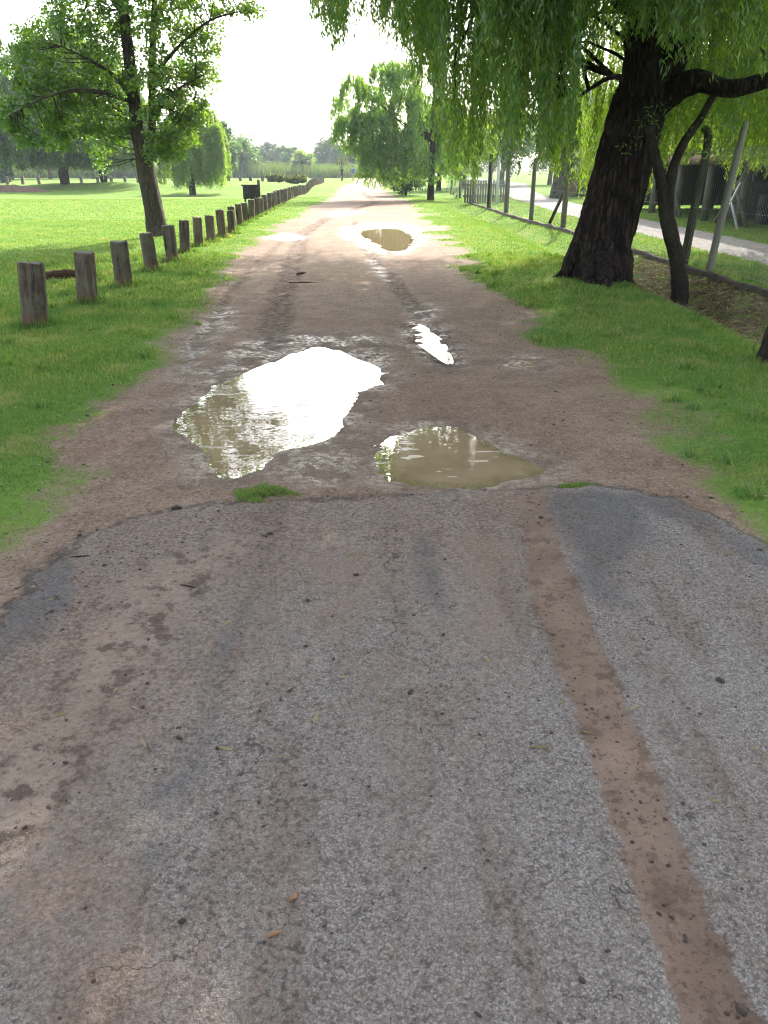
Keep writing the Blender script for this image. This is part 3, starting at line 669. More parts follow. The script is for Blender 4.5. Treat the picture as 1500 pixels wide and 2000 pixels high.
def litter():
    out = []
    n = 9000
    y = rng.uniform(7, 19, n); fx = fence_x(y); x = fx - rng.uniform(-.02, 1.75, n)
    m, _ = masks(x, y); k = rng.random(n) < np.clip(m['lit'], 0, 1); x, y = x[k], y[k]; n = len(x)
    c = np.stack([x, y, ground_z(x, y) + .012], -1)
    a = rng.uniform(0, 6.283, n); d = unit(np.stack([np.cos(a), np.sin(a), rng.normal(0, .2, n)], -1)); nr_ = unit(np.stack([rng.normal(0, .4, n), rng.normal(0, .4, n), np.ones(n)], -1))
    out.append(leaf_quads(c, d, nr_, rng.uniform(.06, .15, n), rng.uniform(.010, .022, n)))
    # strewn pale fronds on the ditch bank
    for (px, py, spx, spy, m_) in ((1405, 590, 60, 34, 420), (1300, 500, 70, 28, 420)):
        cx, cyy = gp(px, py, -.25); nn = m_
        t = rng.normal(size=(nn, 2)); x = cx + t[:, 0] * .42; y = cyy + t[:, 0] * .55 + t[:, 1] * .3
        k = (x < fence_x(y) - .1) & (x > fence_x(y) - 1.6); x, y = x[k], y[k]; nn = len(x)
        c = np.stack([x, y, ground_z(x, y) + .03], -1); a = rng.normal(.9, .35, nn)
        d = unit(np.stack([np.cos(a), np.sin(a), rng.normal(0, .12, nn)], -1)); nr_ = unit(np.stack([rng.normal(0, .3, nn), rng.normal(0, .3, nn), np.ones(nn)], -1))
        out.append(leaf_quads(c, d, nr_, rng.uniform(.15, .4, nn), rng.uniform(.008, .018, nn)))
    n = 5200; y = rng.uniform(1.5, 22, n); x = rng.uniform(-1, 1, n) * (.55 * y + .5)
    m, _ = masks(x, y); k = (m['pud'] < -.02) & (rng.random(n) < np.where(m['grass'] > 0, .45, np.where(m['asph'] > 0, .08, .25))); x, y = x[k], y[k]; n = len(x)
    c = np.stack([x, y, ground_z(x, y) + .006 + .012 * (masks(x, y)[0]['grass'] > 0)], -1); a = rng.uniform(0, 6.283, n)
    d = unit(np.stack([np.cos(a), np.sin(a), rng.normal(0, .15, n)], -1)); nr_ = unit(np.stack([rng.normal(0, .3, n), rng.normal(0, .3, n), np.ones(n)], -1))
    out.append(leaf_quads(c, d, nr_, rng.uniform(.025, .07, n), rng.uniform(.006, .014, n)))
    v = np.concatenate(out)
    tag(mesh_np('leaf_litter', v, quads_for(len(v) // 4), M['dry']), 'dry willow leaves and pale fronds littering the ditch', 'leaf litter', kind='stuff')
litter()

def stones(name, pts, sizes, mat, label, flat=.6):
    ico = [(0, 0, 1), (.894, 0, .447), (.276, .851, .447), (-.724, .526, .447), (-.724, -.526, .447), (.276, -.851, .447), (.724, .526, -.447), (-.276, .851, -.447), (-.894, 0, -.447), (-.276, -.851, -.447), (.724, -.526, -.447), (0, 0, -1)]
    f = [(0, 1, 2), (0, 2, 3), (0, 3, 4), (0, 4, 5), (0, 5, 1), (1, 6, 2), (2, 7, 3), (3, 8, 4), (4, 9, 5), (5, 10, 1), (2, 6, 7), (3, 7, 8), (4, 8, 9), (5, 9, 10), (1, 10, 6), (6, 11, 7), (7, 11, 8), (8, 11, 9), (9, 11, 10), (10, 11, 6)]
    ico = np.array(ico); f = np.array(f); n = len(pts)
    v = ico[None] * sizes[:, None, None] * rng.uniform(.65, 1.35, (n, 12, 1)) * np.array([1, 1, flat]) * np.stack([rng.uniform(.7, 1.5, n), rng.uniform(.7, 1.2, n), np.ones(n)], -1)[:, None, :]
    a = rng.uniform(0, 6.283, n); ca, sa = np.cos(a)[:, None], np.sin(a)[:, None]
    x = v[..., 0] * ca - v[..., 1] * sa; y = v[..., 0] * sa + v[..., 1] * ca
    v = np.stack([x, y, v[..., 2]], -1) + pts[:, None, :]
    ff = (f[None] + np.arange(n)[:, None, None] * 12).reshape(-1, 3)
    o = mesh_np(name, v.reshape(-1, 3), ff, mat, smooth=False); return tag(o, label, kind='stuff')
def scatter(n, y0, y1, test, pw=1.0):
    y = y0 + (y1 - y0) * rng.random(n) ** pw; x = rng.uniform(-1, 1, n) * (.55 * y + .25)
    m, _ = masks(x, y); k = test(m, x, y); x, y = x[k], y[k]
    return np.stack([x, y, ground_z(x, y)], -1)
pt = scatter(26000, .8, 7.5, lambda m, x, y: (m['grass'] < 0) & (m['pud'] < -.02) & (rng.random(len(x)) < np.where(m['asph'] > 0, .30, .75)) & (m['mud'] < -.01), 1.3)
stones('pebbles', pt, rng.uniform(.0015, .0048, len(pt)) * (.6 + .12 * pt[:, 1]) * (1 + (rng.random(len(pt)) > .97) * 1.0), M['stone'], 'small pebbles and grit scattered on the asphalt and dirt')
pt = scatter(16000, .85, 12, lambda m, x, y: (m['grass'] < .1) & (m['pud'] < -.05) & (rng.random(len(x)) < .08 + .5 * (np.abs(m['asph']) < .05) + .6 * (m['lump'] > -.05) + .25 * (m['mud'] > .01) + .12 * (m['lmud'] > 0) + .10 * (m['asph'] < 0)))
stones('mud_crumbs', pt, rng.uniform(.002, .007, len(pt)) * (1 + (rng.random(len(pt)) > .93) * 1.1), M['clod'], 'dark crumbs of mud along the asphalt edge and tyre bands', .7)

# ---------------------------------------------------------------- single small things on the road
def chip(px, py, L, w, ang, label, mat='chip', name='wood_chip', cat='wood chip'):
    x, y = gp(px, py); b = MB(); ca, sa = math.cos(ang), math.sin(ang)
    pts = [(-L / 2 * ca, -L / 2 * sa, 0), (-L * .1 * ca + w * .2, -L * .1 * sa, w * .25), (L * .25 * ca, L * .25 * sa - w * .15, w * .2), (L / 2 * ca, L / 2 * sa, 0)]
    b.tube(pts, [w * .28, w * .5, w * .45, w * .2], 7, .2, seed=int(px))
    v = np.concatenate(b.v); v[:, 2] *= .6; b.v = [v]
    o = b.build(name, M[mat], smooth=True); o.location = (x, y, gz(x, y) + w * .2); tag(o, label, cat); return o
chip(573, 1762, .026, .011, .9, 'short orange-brown bark chip, the upper of two on the lower asphalt')
chip(537, 1833, .032, .010, .5, 'tan bark chip, the lower of two near the bottom of the asphalt')
chip(567, 1352, .030, .006, 1.0, 'thin dark twig lying on the middle of the asphalt', 'wood_dark', 'twig', 'twig')
chip(368, 1152, .075, .007, -.35, 'dark twig lying on the pinkish silt left of centre', 'wood_dark', 'twig', 'twig')
chip(160, 1092, .09, .008, .12, 'dark twig beside the dark left edge of the asphalt', 'wood_dark', 'twig', 'twig')
chip(1415, 1716, .028, .007, -.5, 'pale straw-like twig right of the muddy tyre band', 'wood_pale', 'twig', 'twig')
chip(592, 551, .42, .035, 0.0, 'dark stick lying across the left wheel rut', 'wood_dark', 'stick', 'stick')
chip(597, 1266, .016, .012, 0.3, 'single dark round stone in the middle of the asphalt', 'clod', 'stone', 'stone')
chip(528, 1047, .028, .020, 0.3, 'dark brown pebble below the isolated grass tuft', 'clod', 'stone', 'stone')
chip(588, 533, .20, .07, .9, 'dark clod of mud beside the left wheel rut', 'clod', 'mud_clod', 'clod')
chip(345, 996, .05, .035, .3, 'largest dark mud clod on the left asphalt edge', 'clod', 'mud_clod', 'clod')

# ---------------------------------------------------------------- wooden bollards along the left
def bollard_mesh(name, w, d, h, seed, split=False):
    rs = np.random.default_rng(seed)
    k = 20; a = np.linspace(0, 2 * np.pi, k, endpoint=False) + .05
    rr = 1 / (np.abs(np.cos(a)) ** 7 + np.abs(np.sin(a)) ** 7) ** (1 / 7)
    zs = np.array([-.12, 0, .05, .12, .2, .3, .4, .5, .58, .97 * 1, 1.0]); zs = np.array([-.12, 0, .05, .1, .18, .28, .4, .5, h - .025, h - .004, h])
    V = []
    per = rs.normal(0, .035, k)
    for i, zz in enumerate(zs):
        f = 1 + per + rs.normal(0, .012, k) + (.05 * np.exp(-max(zz, 0) / .06) if zz < .2 else 0)
        if zz > h - .03: f = f * (1 - .02)
        if zz >= h - .001: f = f * .93
        if split and zz < .32:
            f = f - .38 * np.exp(-((a - 5.0) / .18) ** 2) * (1 - max(zz, 0) / .34)
        lean = .0
        V.append(np.stack([np.cos(a) * rr * w / 2 * f, np.sin(a) * rr * d / 2 * f, np.full(k, zz) + (rs.normal(0, .009, k) if i > 8 else 0)], -1))
    V = np.concatenate(V); n = len(zs); j = np.arange(k); q = []
    for i in range(n - 1): q.append(np.stack([i * k + j, i * k + (j + 1) % k, (i + 1) * k + (j + 1) % k, (i + 1) * k + j], -1))
    V = np.vstack([V, [0, 0, h + .002]]); t = np.stack([(n - 1) * k + j, (n - 1) * k + (j + 1) % k, np.full(k, n * k)], -1)
    return V, [np.concatenate(q), t]
base_px = [(70, 637), (171, 592), (243, 560), (297, 530), (338, 511), (362, 495), (389, 482), (413, 473), (435, 465), (453, 457)]
spots = [gp(*q) for q in base_px]
LINE = [(8.4, -3.78), (20, -4.05), (30, -4.45), (44, -5.05), (63, -5.8), (112, -7.9)]
yy = spots[-1][1]
while yy < 104:
    yy += 1.42 + rng.uniform(-.06, .06) + yy * .002
    spots.append((float(np.interp(yy, [a for a, b in LINE], [b for a, b in LINE])), yy))
BL = ['nearest and largest dark wooden bollard, split near its base', 'second bollard from the camera, beside the fallen log', 'third bollard from the camera, dark with a reddish base',
      'fourth bollard from the camera, grey with a light right face', 'fifth bollard from the camera, dark reddish, just right of the big leaning tree', 'sixth bollard from the camera, paler grey beside the dark fifth one',
      'seventh bollard from the camera, grey brown wood', 'eighth bollard from the camera, narrow reddish brown wood', 'ninth bollard from the camera, with a bright right edge', 'tenth bollard from the camera, slim and dark',
      'eleventh bollard from the camera, weathered wood', 'twelfth bollard from the camera, in front of the dark bin', 'thirteenth bollard from the camera, just right of the dark bin']
bm_cache = []
for i, (x, y) in enumerate(spots):
    if i < 12 or len(bm_cache) < 18:
        w = [.245, .215, .225, .20, .19, .19, .19, .17, .19, .17, .18, .18][i] if i < 12 else rng.uniform(.17, .2)
        hh = [.64, .61, .60, .585, .61, .60, .58, .56, .62, .55, .58, .58][i] if i < 12 else rng.uniform(.54, .64)
        v, f = bollard_mesh('b', w, w * .88, hh, 100 + i, split=(i == 0))
        o = mesh_np('wooden_bollard', v, f, M['bollard']); 
        if i >= 12: bm_cache.append(o)
    else:
        o = bm_cache[i % len(bm_cache)].copy(); col.objects.link(o)
    o.location = (x, y, gz(x, y))
    o.rotation_euler = (rng.normal(0, .04), rng.normal(0, .045), rng.normal(.1, .2) if i else .25)
    if i == 3: o.rotation_euler = (0, -.05, .5)
    tag(o, BL[i] if i < len(BL) else 'one of the small weathered bollards closely lined up towards the far end of the track', 'bollard', 'wooden bollards along the left edge of the track')
post_tufts()
# second row across the far meadow
k = 0
FL = {15: 'far meadow bollard at the left edge of the photo, half hidden by willow strands', 45: 'far meadow bollard left of the multi-stemmed willow, second from the photo edge', 77: 'far meadow bollard close left of the multi-stemmed willow',
      160: 'far meadow bollard right of the multi-stemmed willow', 192: 'far meadow bollard behind the thin leaning tree', 218: 'pale far meadow bollard right of the thin leaning tree', 245: 'far meadow bollard midway between the thin leaning tree and the poplar trunk',
      270: 'far meadow bollard just left of the poplar trunk', 323: 'far meadow bollard just right of the poplar trunk', 349: 'far meadow bollard in front of the bright weeping tree', 447: 'far meadow bollard right of the bright weeping tree, first of three',
      470: 'middle one of three far meadow bollards left of the rounded bush', 490: 'far meadow bollard third right of the bright weeping tree', 513: 'far meadow bollard touching the left end of the rounded bush'}
for px, lb in FL.items():
    v, f = bollard_mesh('b', .3, .26, .78, 300 + px)
    x, y = gp(px, 359)
    y = y * 1.0
    o = mesh_np('wooden_bollard', v, f, M['bollard']); o.location = (x, y, gz(x, y)); o.rotation_euler = (0, rng.normal(0, .03), rng.normal(0, .2))
    tag(o, lb, 'bollard', 'wooden bollards across the far meadow')

# log behind the first bollard
x, y = gp(115, 546); b = MB()
b.tube([(-.34, -.12, .02), (-.12, -.02, .05), (.1, .02, .07), (.36, .1, .05)], [.05, .07, .075, .05], 10, .18, seed=4, lobes=.1, sub=3)
o = b.build('fallen_log', mat_simple('log_wood', (.11, .065, .042), .95, .6, 14, 1.0, 30, .1, stretch=(1, 4, 4)), smooth=True); o.location = (x, y, gz(x, y)); tag(o, 'short brown log lying in the grass between first two bollards', 'log')
# dark bin on posts
x, y = gp(491, 405); e = empty('litter_bin', (x, y, gz(x, y)), 'dark wooden litter bin with a tall post behind the bollards', 'bin', rz=.2)
b = MB(); b.box((0, 0, .62), (.62, .5, .5)); 
for i in range(6): b.box((-.26 + .104 * i, -.262, .62), (.085, .02, .5))
def part(b, name, mat, e):
    o = b.build(name, M[mat], e, origin=(0, 0, 0)); return o
part(b, 'bin_body', 'wood_dark', e)
b = MB(); b.box((0, 0, .90), (.72, .58, .05)); part(b, 'lid', 'wood_dark', e)
b = MB(); b.box((.37, .1, .5), (.11, .11, 1.24)); part(b, 'post', 'wood_moss', e)
for sx in (-.24, .24):
    b = MB(); b.box((sx, -.12, .2), (.07, .07, .42)); part(b, 'leg', 'wood_dark', e)

# ---------------------------------------------------------------- tree builders
def add_strands(T, L, ds, leaf, wid, sway=.12, spread=.55, arch=None):
    """hanging willow strands: tops T (N,3), lengths L -> leaf quads"""
    cnt = np.maximum(2, (L / ds).astype(int)); idx = np.repeat(np.arange(len(T)), cnt); n = len(idx)
    t = rng.random(n)
    ph = rng.uniform(0, 6.283, len(T)); am = rng.uniform(0, sway, len(T)); fr = rng.uniform(1, 3, len(T))
    dr = np.stack([np.cos(ph), np.sin(ph), 0 * ph], -1)
    s = (am[idx] * np.sin(fr[idx] * t * 2 + ph[idx]) * t)[:, None] * dr[idx]
    c = T[idx] + s; c[:, 2] -= t ** (1.0 if arch is None else 1.35) * L[idx]
    if arch is not None: c[:, :2] += arch[idx] * (1 - (1 - t[:, None]) ** 2)
    c += rng.normal(0, leaf * .22, (n, 3))
    a = rng.uniform(0, 6.283, n); sp_ = rng.uniform(.1, spread * 1.6, n)
    d = unit(np.stack([np.cos(a) * sp_, np.sin(a) * sp_, -np.ones(n)], -1))
    nr_ = unit(np.cross(d, rand_dirs(n)))
    return leaf_quads(c, d, nr_, leaf * rng.uniform(.6, 1.25, n), wid * rng.uniform(.7, 1.3, n))
def add_cluster(C, rad, per, leaf, wid, droop=.3, shell=.0):
    n = len(C) * per; idx = np.repeat(np.arange(len(C)), per)
    p = rand_dirs(n) * (rng.random(n) ** .45)[:, None] * np.asarray(rad)[idx][:, None] * np.array([1, 1, .8])
    c = C[idx] + p
    d = unit(rng.normal(size=(n, 3)) * np.array([1, 1, .6]) + np.array([0, 0, -droop]))
    nr_ = unit(np.cross(d, rand_dirs(n)))
    return leaf_quads(c, d, nr_, leaf * rng.uniform(.6, 1.3, n), wid * rng.uniform(.7, 1.3, n))
def crown_obj(vs_, name, mat, parent):
    v = np.concatenate(vs_) if isinstance(vs_, list) else vs_
    v = v - np.array(parent.location)
    return mesh_np(name, v, quads_for(len(v) // 4), mat, parent)
def ellipsoid_pts(n, c, r, lo=0.0, lumps=.25, seed=0):
    d = rand_dirs(n); rr = (lo + (1 - lo) * rng.random(n)) ** .5
    az = np.arctan2(d[:, 1], d[:, 0])
    lump = 1 + lumps * fbm(az * 2 + seed, d[:, 2] * 2.5 + seed, 1.0, 2, seed)
    return np.array(c) + d * rr[:, None] * lump[:, None] * np.array(r)

# ---- the big willow on the right
def big_willow():
    bx, by = gp(1162, 540)
    e = empty('willow_tree', (bx, by, gz(bx, by)), 'large dark leaning willow trunk on the right verge with hanging strands over the track', 'tree')
    b = MB(); Y0 = by
    path = [at(1158, 575, Y0), at(1162, 540, Y0), at(1172, 480, Y0), at(1196, 400, Y0), at(1222, 300, Y0 + .05), at(1245, 215, Y0 + .1), at(1268, 165, Y0 + .1)]
    b.tube(path, [.62, .49, .43, .405, .385, .37, .33], 96, .022, seed=3, lobes=.11, sub=10)
    # buttress roots
    for k_ in range(7):
        a_ = 3.3 + k_ * .78 + rng.normal(0, .12); d_ = rng.uniform(.62, .8); ex, ey = bx + math.cos(a_) * d_, by + math.sin(a_) * d_
        b.tube([(bx + math.cos(a_) * .22, by + math.sin(a_) * .22, .75), (bx + math.cos(a_) * .42, by + math.sin(a_) * .42, .22), ((bx * .3 + ex * .7), (by * .3 + ey * .7), gz(bx * .3 + ex * .7, by * .3 + ey * .7) + .03), (ex, ey, gz(ex, ey) - .07)], [.16, .15, .085, .04], 14, .08, seed=70 + k_, lobes=.12, sub=5)
    for (px, py, r) in ((1204, 556, .17), (1118, 545, .16), (1150, 560, .15), (1185, 566, .13)):
        ex, ey = gp(px, py, -.03)
        b.tube([at(1172, 440, Y0), at(1166, 490, Y0), (bx * .35 + ex * .65, by * .35 + ey * .65, .16), (ex, ey, gz(ex, ey) - .08)], [.25, .26, r, r * .6], 12, .06, seed=px, lobes=.1, sub=4)
    b.build('trunk', M['bark_willow'], e, smooth=True)
    limbs = [([at(1252, 190, Y0), at(1262, 110, Y0), at(1272, 20, Y0 + .2), (4.6, 13.0, 5.6), (4.1, 13.6, 7.6)], [.33, .3, .28, .22, .12]),
             ([at(1280, 190, Y0), at(1312, 120, Y0 - .1), at(1345, 60, Y0 - .2), at(1385, -30, Y0 - .3), (6.4, 11.5, 6.0)], [.27, .22, .2, .17, .1]),
             ([at(1270, 215, Y0), at(1310, 180, Y0 - .2), at(1360, 158, Y0 - .5), at(1400, 168, Y0 - .7), at(1440, 172, Y0 - .9), at(1530, 148, Y0 - 1.2)], [.2, .19, .15, .115, .11, .09]),
             ([(4.6, 13.0, 5.3), (2.8, 12.2, 6.2), (.6, 11.4, 6.7), (-1.2, 11, 6.2)], [.2, .15, .1, .05]),
             ([(4.5, 13.0, 5.0), (3.2, 11.2, 5.6), (2.0, 9.4, 5.6), (.6, 8.2, 5.2)], [.18, .13, .09, .04]),
             ([(4.3, 13.3, 6.2), (2.8, 15.2, 7.0), (1.0, 17, 7.2), (-.8, 18.6, 6.8)], [.17, .13, .09, .05]),
             ([(6.4, 11.5, 5.6), (7.6, 10.5, 6.4), (8.6, 9.4, 6.2)], [.13, .09, .05]),
             ([(4.4, 13.2, 6.0), (5.6, 15.2, 7.0), (6.6, 17, 7.0)], [.15, .1, .05]),
             ([at(1256, 165, Y0), at(1200, 150, Y0 - .3), at(1150, 175, Y0 - .6), at(1110, 205, Y0 - .8)], [.06, .035, .022, .012]),
             ([at(1275, 30, Y0), at(1200, -10, Y0 - .6), (3.0, 10.6, 4.2), (2.2, 9.6, 3.9)], [.1, .07, .05, .02])]
    for i, (p, r) in enumerate(limbs):
        b = MB(); b.tube(p, r, 14, .05, seed=40 + i, lobes=.07, sub=5); b.build('limb', M['bark_willow'], e, smooth=True)
    # fringe of strands: how low it hangs across the crown
    FP = [600, 640, 680, 720, 770, 800, 840, 862, 880, 900, 930, 950, 1000, 1050, 1100, 1130, 1180, 1215, 1250, 1290, 1340, 1400, 1425, 1450, 1500, 1600]
    FB = [40, 105, 90, 60, 85, 165, 250, 295, 385, 392, 380, 325, 335, 345, 365, 400, 420, 430, 430, 300, 270, 275, 335, 300, 350, 360]
    DN = [.25, .45, .5, .35, .45, .5, .55, .6, .7, .75, .85, .95, 1, 1, .95, .8, .3, .45, .75, .7, .7, .75, .7, .7, .7, .7]
    n = 13000
    px = rng.uniform(605, 1600, n); Yd = rng.uniform(8.2, 16.5, n)
    Yd = np.where((px > 1010) & (px < 1400), rng.uniform(9.6, 17.5, n), Yd)
    K = 1500; ta = rng.uniform(605, 1600, K); ti = rng.integers(0, K, n); px = ta[ti] + rng.normal(0, 5.5, n); Yd = (rng.uniform(8.2, 16.8, K))[ti] + rng.normal(0, .12, n)
    low = (rng.random(K) ** .95 * 620)[ti] + 28 * rng.random(n)
    low = np.where(px < 870, low * .33, low)
    clump = fbm(px, Yd * 9, .030, 2, 31)
    bot = np.interp(px, FP, FB) - low - 55 * (clump < 0) * rng.random(n) + 12 * rng.normal(size=n)
    keep = rng.random(n) < np.interp(px, FP, DN) * np.where(px < 870, .45 + .55 * (fbm(px, Yd * 4, .05, 2, 77) > -.05), 1)
    # strands do not cover the trunk in front: those nearer than the trunk stay high
    tr = (px > 1120) & (px < 1275) & (Yd < 12.9)
    bot = np.where(tr, np.minimum(bot, rng.uniform(-160, 90, n) + (1275 - px) * .2), bot)
    hi = (px > 1275) & (Yd < 12) ; bot = np.where(hi, np.minimum(bot, 55 + 45 * rng.normal(size=n)), bot)
    # window of sky and the gap under it, left of centre
    gap = (px > 790) & (px < 905) & (bot > 175) & (bot < 262) & (rng.random(n) < .75)
    keep &= ~gap
    px, Yd, bot = px[keep], Yd[keep], bot[keep]; n = len(px)
    s = Yd / (F * cp + (CY - bot) * sp); x = (px - CX) * s; zb = EYE + (-F * sp + (CY - bot) * cp) * s
    L = rng.uniform(.5, 1.7, n) * np.where(px < 800, .75, 1)
    T = np.stack([x, Yd, zb + L], -1)
    hi = T[:, 2] < 9.3; T, L = T[hi], L[hi]
    v1 = add_strands(T, L, .022, .095, .018, .10, .75)
    tw = MB()
    src = [np.array(p_) for p, r in limbs for p_ in p[1:]]
    for i in range(90):
        j_ = rng.integers(0, len(T)); q = T[j_].copy(); q[2] -= L[j_] * .3
        k_ = min(src, key=lambda t_: np.linalg.norm(t_ - q) + rng.random() * 1.5)
        if np.linalg.norm(k_ - q) > 4.5: continue
        mid = (k_ + q) / 2 + np.array([rng.normal(0, .2), rng.normal(0, .2), .35]); tw.tube([k_, mid, q, q - np.array([rng.normal(0, .08), 0, L[j_] * .5])], [.03, .02, .01, .004], 5, .05, False, sub=3)
    tag(tw.build('twigs', M['bark_willow'], e, smooth=True), kind='stuff')
    # the unseen upper crown, above the picture, spread wide to shade the foreground
    C = []
    for c, r, m in (((2.6, 14.0, 7.6), (6.3, 6.0, 2.6), 420), ((-.6, 17.0, 7.4), (4.4, 3.6, 2.0), 170), ((6.5, 12, 7.4), (3.6, 4.6, 2.4), 170), ((1.2, 10, 7.0), (4.0, 3.0, 1.9), 150), ((-2.2, 13.0, 6.9), (2.8, 4.0, 1.5), 110), ((1.0, 20.5, 7.6), (5.0, 4.8, 1.6), 260)):
        C.append(ellipsoid_pts(m, c, r, .15))
    C = np.concatenate(C)
    # nothing of it dips into the left half of the view
    lim = EYE + np.maximum(C[:, 1], 3) * .168 + .95
    C = C[C[:, 2] > lim]
    v2 = add_cluster(C, np.full(len(C), .75), 60, .22, .085, .9)
    crown_obj([v1, v2], 'crown', M['leaf_willow'], e)
big_willow()

# ---- the tree whose trunk just shows at the right edge
def edge_tree():
    x, y = 3.50, 6.75
    e = empty('verge_tree', (x, y, gz(x, y)), 'dark trunk cut off by the right edge of the photo, near the verge', 'tree')
    b = MB(); b.tube([(x, y, -.2), (x, y, .1), (x + .03, y, .5), (x + .15, y + .1, 1.5), (x + .1, y, 3.2), (x - .2, y - .2, 5.5), (x - .5, y - .4, 7.5)], [.22, .17, .15, .14, .13, .1, .06], 18, .05, seed=8, lobes=.08, sub=4)
    b.build('trunk', M['bark_thin'], e, smooth=True)
    for i, (ex, ey, ez) in enumerate(((1.0, 5.2, 6.4), (2.0, 8.6, 6.9), (5.6, 6.0, 6.5), (2.6, 3.0, 6.6))):
        b = MB(); b.tube([(x + .1, y, 3.6 + .3 * i), ((x + ex) / 2, (y + ey) / 2, 5.4), (ex, ey, ez)], [.09, .06, .03], 10, .05, seed=i, sub=4); b.build('limb', M['bark_thin'], e, smooth=True)
    C = np.concatenate([ellipsoid_pts(260, (2.8, 5.4, 6.8), (4.2, 4.2, 1.9), .1), ellipsoid_pts(90, (-.3, 4.5, 7.2), (2.6, 3.4, 1.3), .1)])  # crown out of view, put in for the shade it casts
    C = C[C[:, 2] > 4.9]
    crown_obj(add_cluster(C, np.full(len(C), .7), 55, .2, .085, .6), 'crown', M['leaf_mid'], e)
edge_tree()

# ---- the poplar-like tree on the left
def poplar():
    bx, by = gp(309, 459); Y0 = by
    e = empty('poplar_tree', (bx, by, gz(bx, by)), 'tall broadleaf tree with leaning grey trunk behind the fourth and fifth bollards', 'tree')
    b = MB()
    b.tube([at(310, 474, Y0), at(308, 455, Y0), at(302, 415, Y0), at(294, 375, Y0), at(285, 330, Y0), at(277, 300, Y0)], [.36, .27, .235, .22, .22, .17], 20, .04, seed=2, lobes=.07, sub=4)
    b.build('trunk', M['bark_poplar'], e, smooth=True)
    stems = [([at(281, 315, Y0), at(268, 255, Y0), at(262, 195, Y0 + .1), at(252, 110, Y0), at(241, 10, Y0 - .1), at(236, -110, Y0), at(228, -250, Y0)], [.19, .16, .145, .13, .115, .09, .03]),
             ([at(285, 320, Y0), at(296, 265, Y0 + .2), at(297, 190, Y0 + .3), at(298, 100, Y0 + .3), at(304, -20, Y0 + .4), at(320, -160, Y0 + .4)], [.12, .1, .09, .08, .06, .02]),
             ([at(262, 200, Y0), at(225, 150, Y0 - .4), at(180, 120, Y0 - .9), at(120, 90, Y0 - 1.2)], [.06, .04, .03, .012]),
             ([at(275, 285, Y0), at(235, 215, Y0 + .4), at(215, 140, Y0 + .6)], [.05, .035, .012]),
             ([at(297, 150, Y0), at(350, 90, Y0 - .3), at(410, 40, Y0 - .5), at(480, 20, Y0 - .6)], [.05, .035, .022, .01]),
             ([at(297, 230, Y0), at(340, 180, Y0 - .4), at(390, 150, Y0 - .6)], [.04, .03, .01]),
             ([at(262, 200, Y0), at(170, 175, Y0 - 1.2), at(90, 190, Y0 - 2.0), at(20, 225, Y0 - 2.5)], [.05, .035, .02, .01]),
             ([at(244, 30, Y0), at(180, -40, Y0 + .6), at(90, -70, Y0 + .8)], [.06, .04, .015])]
    for i, (p, r) in enumerate(stems):
        b = MB(); b.tube(p, r, 12, .05, seed=60 + i, lobes=.05, sub=4); b.build('limb', M['bark_poplar'], e, smooth=True)
    # foliage masses: (centre px, py, radius m, clusters, depth offset)
    masses = [(245, 150, 1.15, 60, 0), (330, 200, 1.05, 66, -.2), (350, 115, .85, 42, 0), (385, 145, .55, 18, -.2), (300, 40, 1.1, 50, 0), (395, 35, .6, 20, 0), (455, 15, .45, 10, -.3), (492, 18, .22, 4, -.3),
              (180, 60, 1.0, 44, .2), (110, 120, .95, 62, -.4), (60, 200, .65, 36, -1.2), (150, 215, .85, 56, -.4), (190, 150, .8, 40, .5), (80, 150, .7, 30, -.8), (120, 265, .45, 18, -.8), (215, 255, .6, 34, 0), (340, 262, .55, 36, -.4), (318, 292, .38, 20, -.6), (372, 232, .4, 14, -.3), (130, 20, .7, 22, .4), (60, 60, .45, 10, 0),
              (20, 235, .45, 18, -2), (50, 262, .3, 10, -2.2), (80, 275, .18, 5, -2.3), (10, 130, .5, 14, -1), (200, 310, .3, 8, .3), (235, -60, 1.6, 80, 0), (330, -70, 1.3, 50, 0), (130, -80, 1.4, 50, 0), (230, -170, 1.7, 80, 0), (420, -60, .6, 12, 0),
              (400, 205, .25, 5, -.2), (405, 100, .35, 8, -.2)]
    C = []; rd = []
    tw = MB()
    trunk_pts = []
    for p_, r_ in stems:
        p_ = np.array(p_)
        for a_, b_ in zip(p_[:-1], p_[1:]): trunk_pts += [a_ + (b_ - a_) * t_ for t_ in np.linspace(0, 1, 7)[1:]]
    trunk_pts = np.array(trunk_pts)
    for (px, py, r, m, dy) in masses:
        c = np.array(at(px, py, Y0 + dy))
        p = c + rand_dirs(m) * (rng.random(m) ** .5)[:, None] * r * np.array([1, 1.3, 1.0])
        C.append(p); rd.append(np.full(m, .20))
        for q in p[::3]:
            dd_ = q - trunk_pts; dist = np.linalg.norm(dd_, axis=1) + .9 * np.maximum(0, -(dd_[:, 2]) + .15)
            k = trunk_pts[int(np.argmin(dist + rng.random(len(dist)) * .35))]
            if np.linalg.norm(k - q) > 1.5: continue
            mid = (k * .45 + q * .55) + np.array([rng.normal(0, .06), rng.normal(0, .06), -.06])
            tw.tube([k, mid, q], [.014, .009, .003], 4, 0, False)
    C = np.concatenate(C); rd = np.concatenate(rd)
    tag(tw.build('twigs', M['bark_poplar'], e), kind='stuff')
    v = add_cluster(C, rd * rng.uniform(.7, 1.3, len(C)), 44, .08, .062, .3)
    up = ellipsoid_pts(160, at(240, -230, Y0), (3.0, 3.0, 2.6), .1); up = up[up[:, 2] > 5.6]
    v2 = add_cluster(up, np.full(len(up), .5), 40, .17, .13, .3)
    crown_obj([v, v2], 'crown', M['leaf_poplar'], e)
poplar()

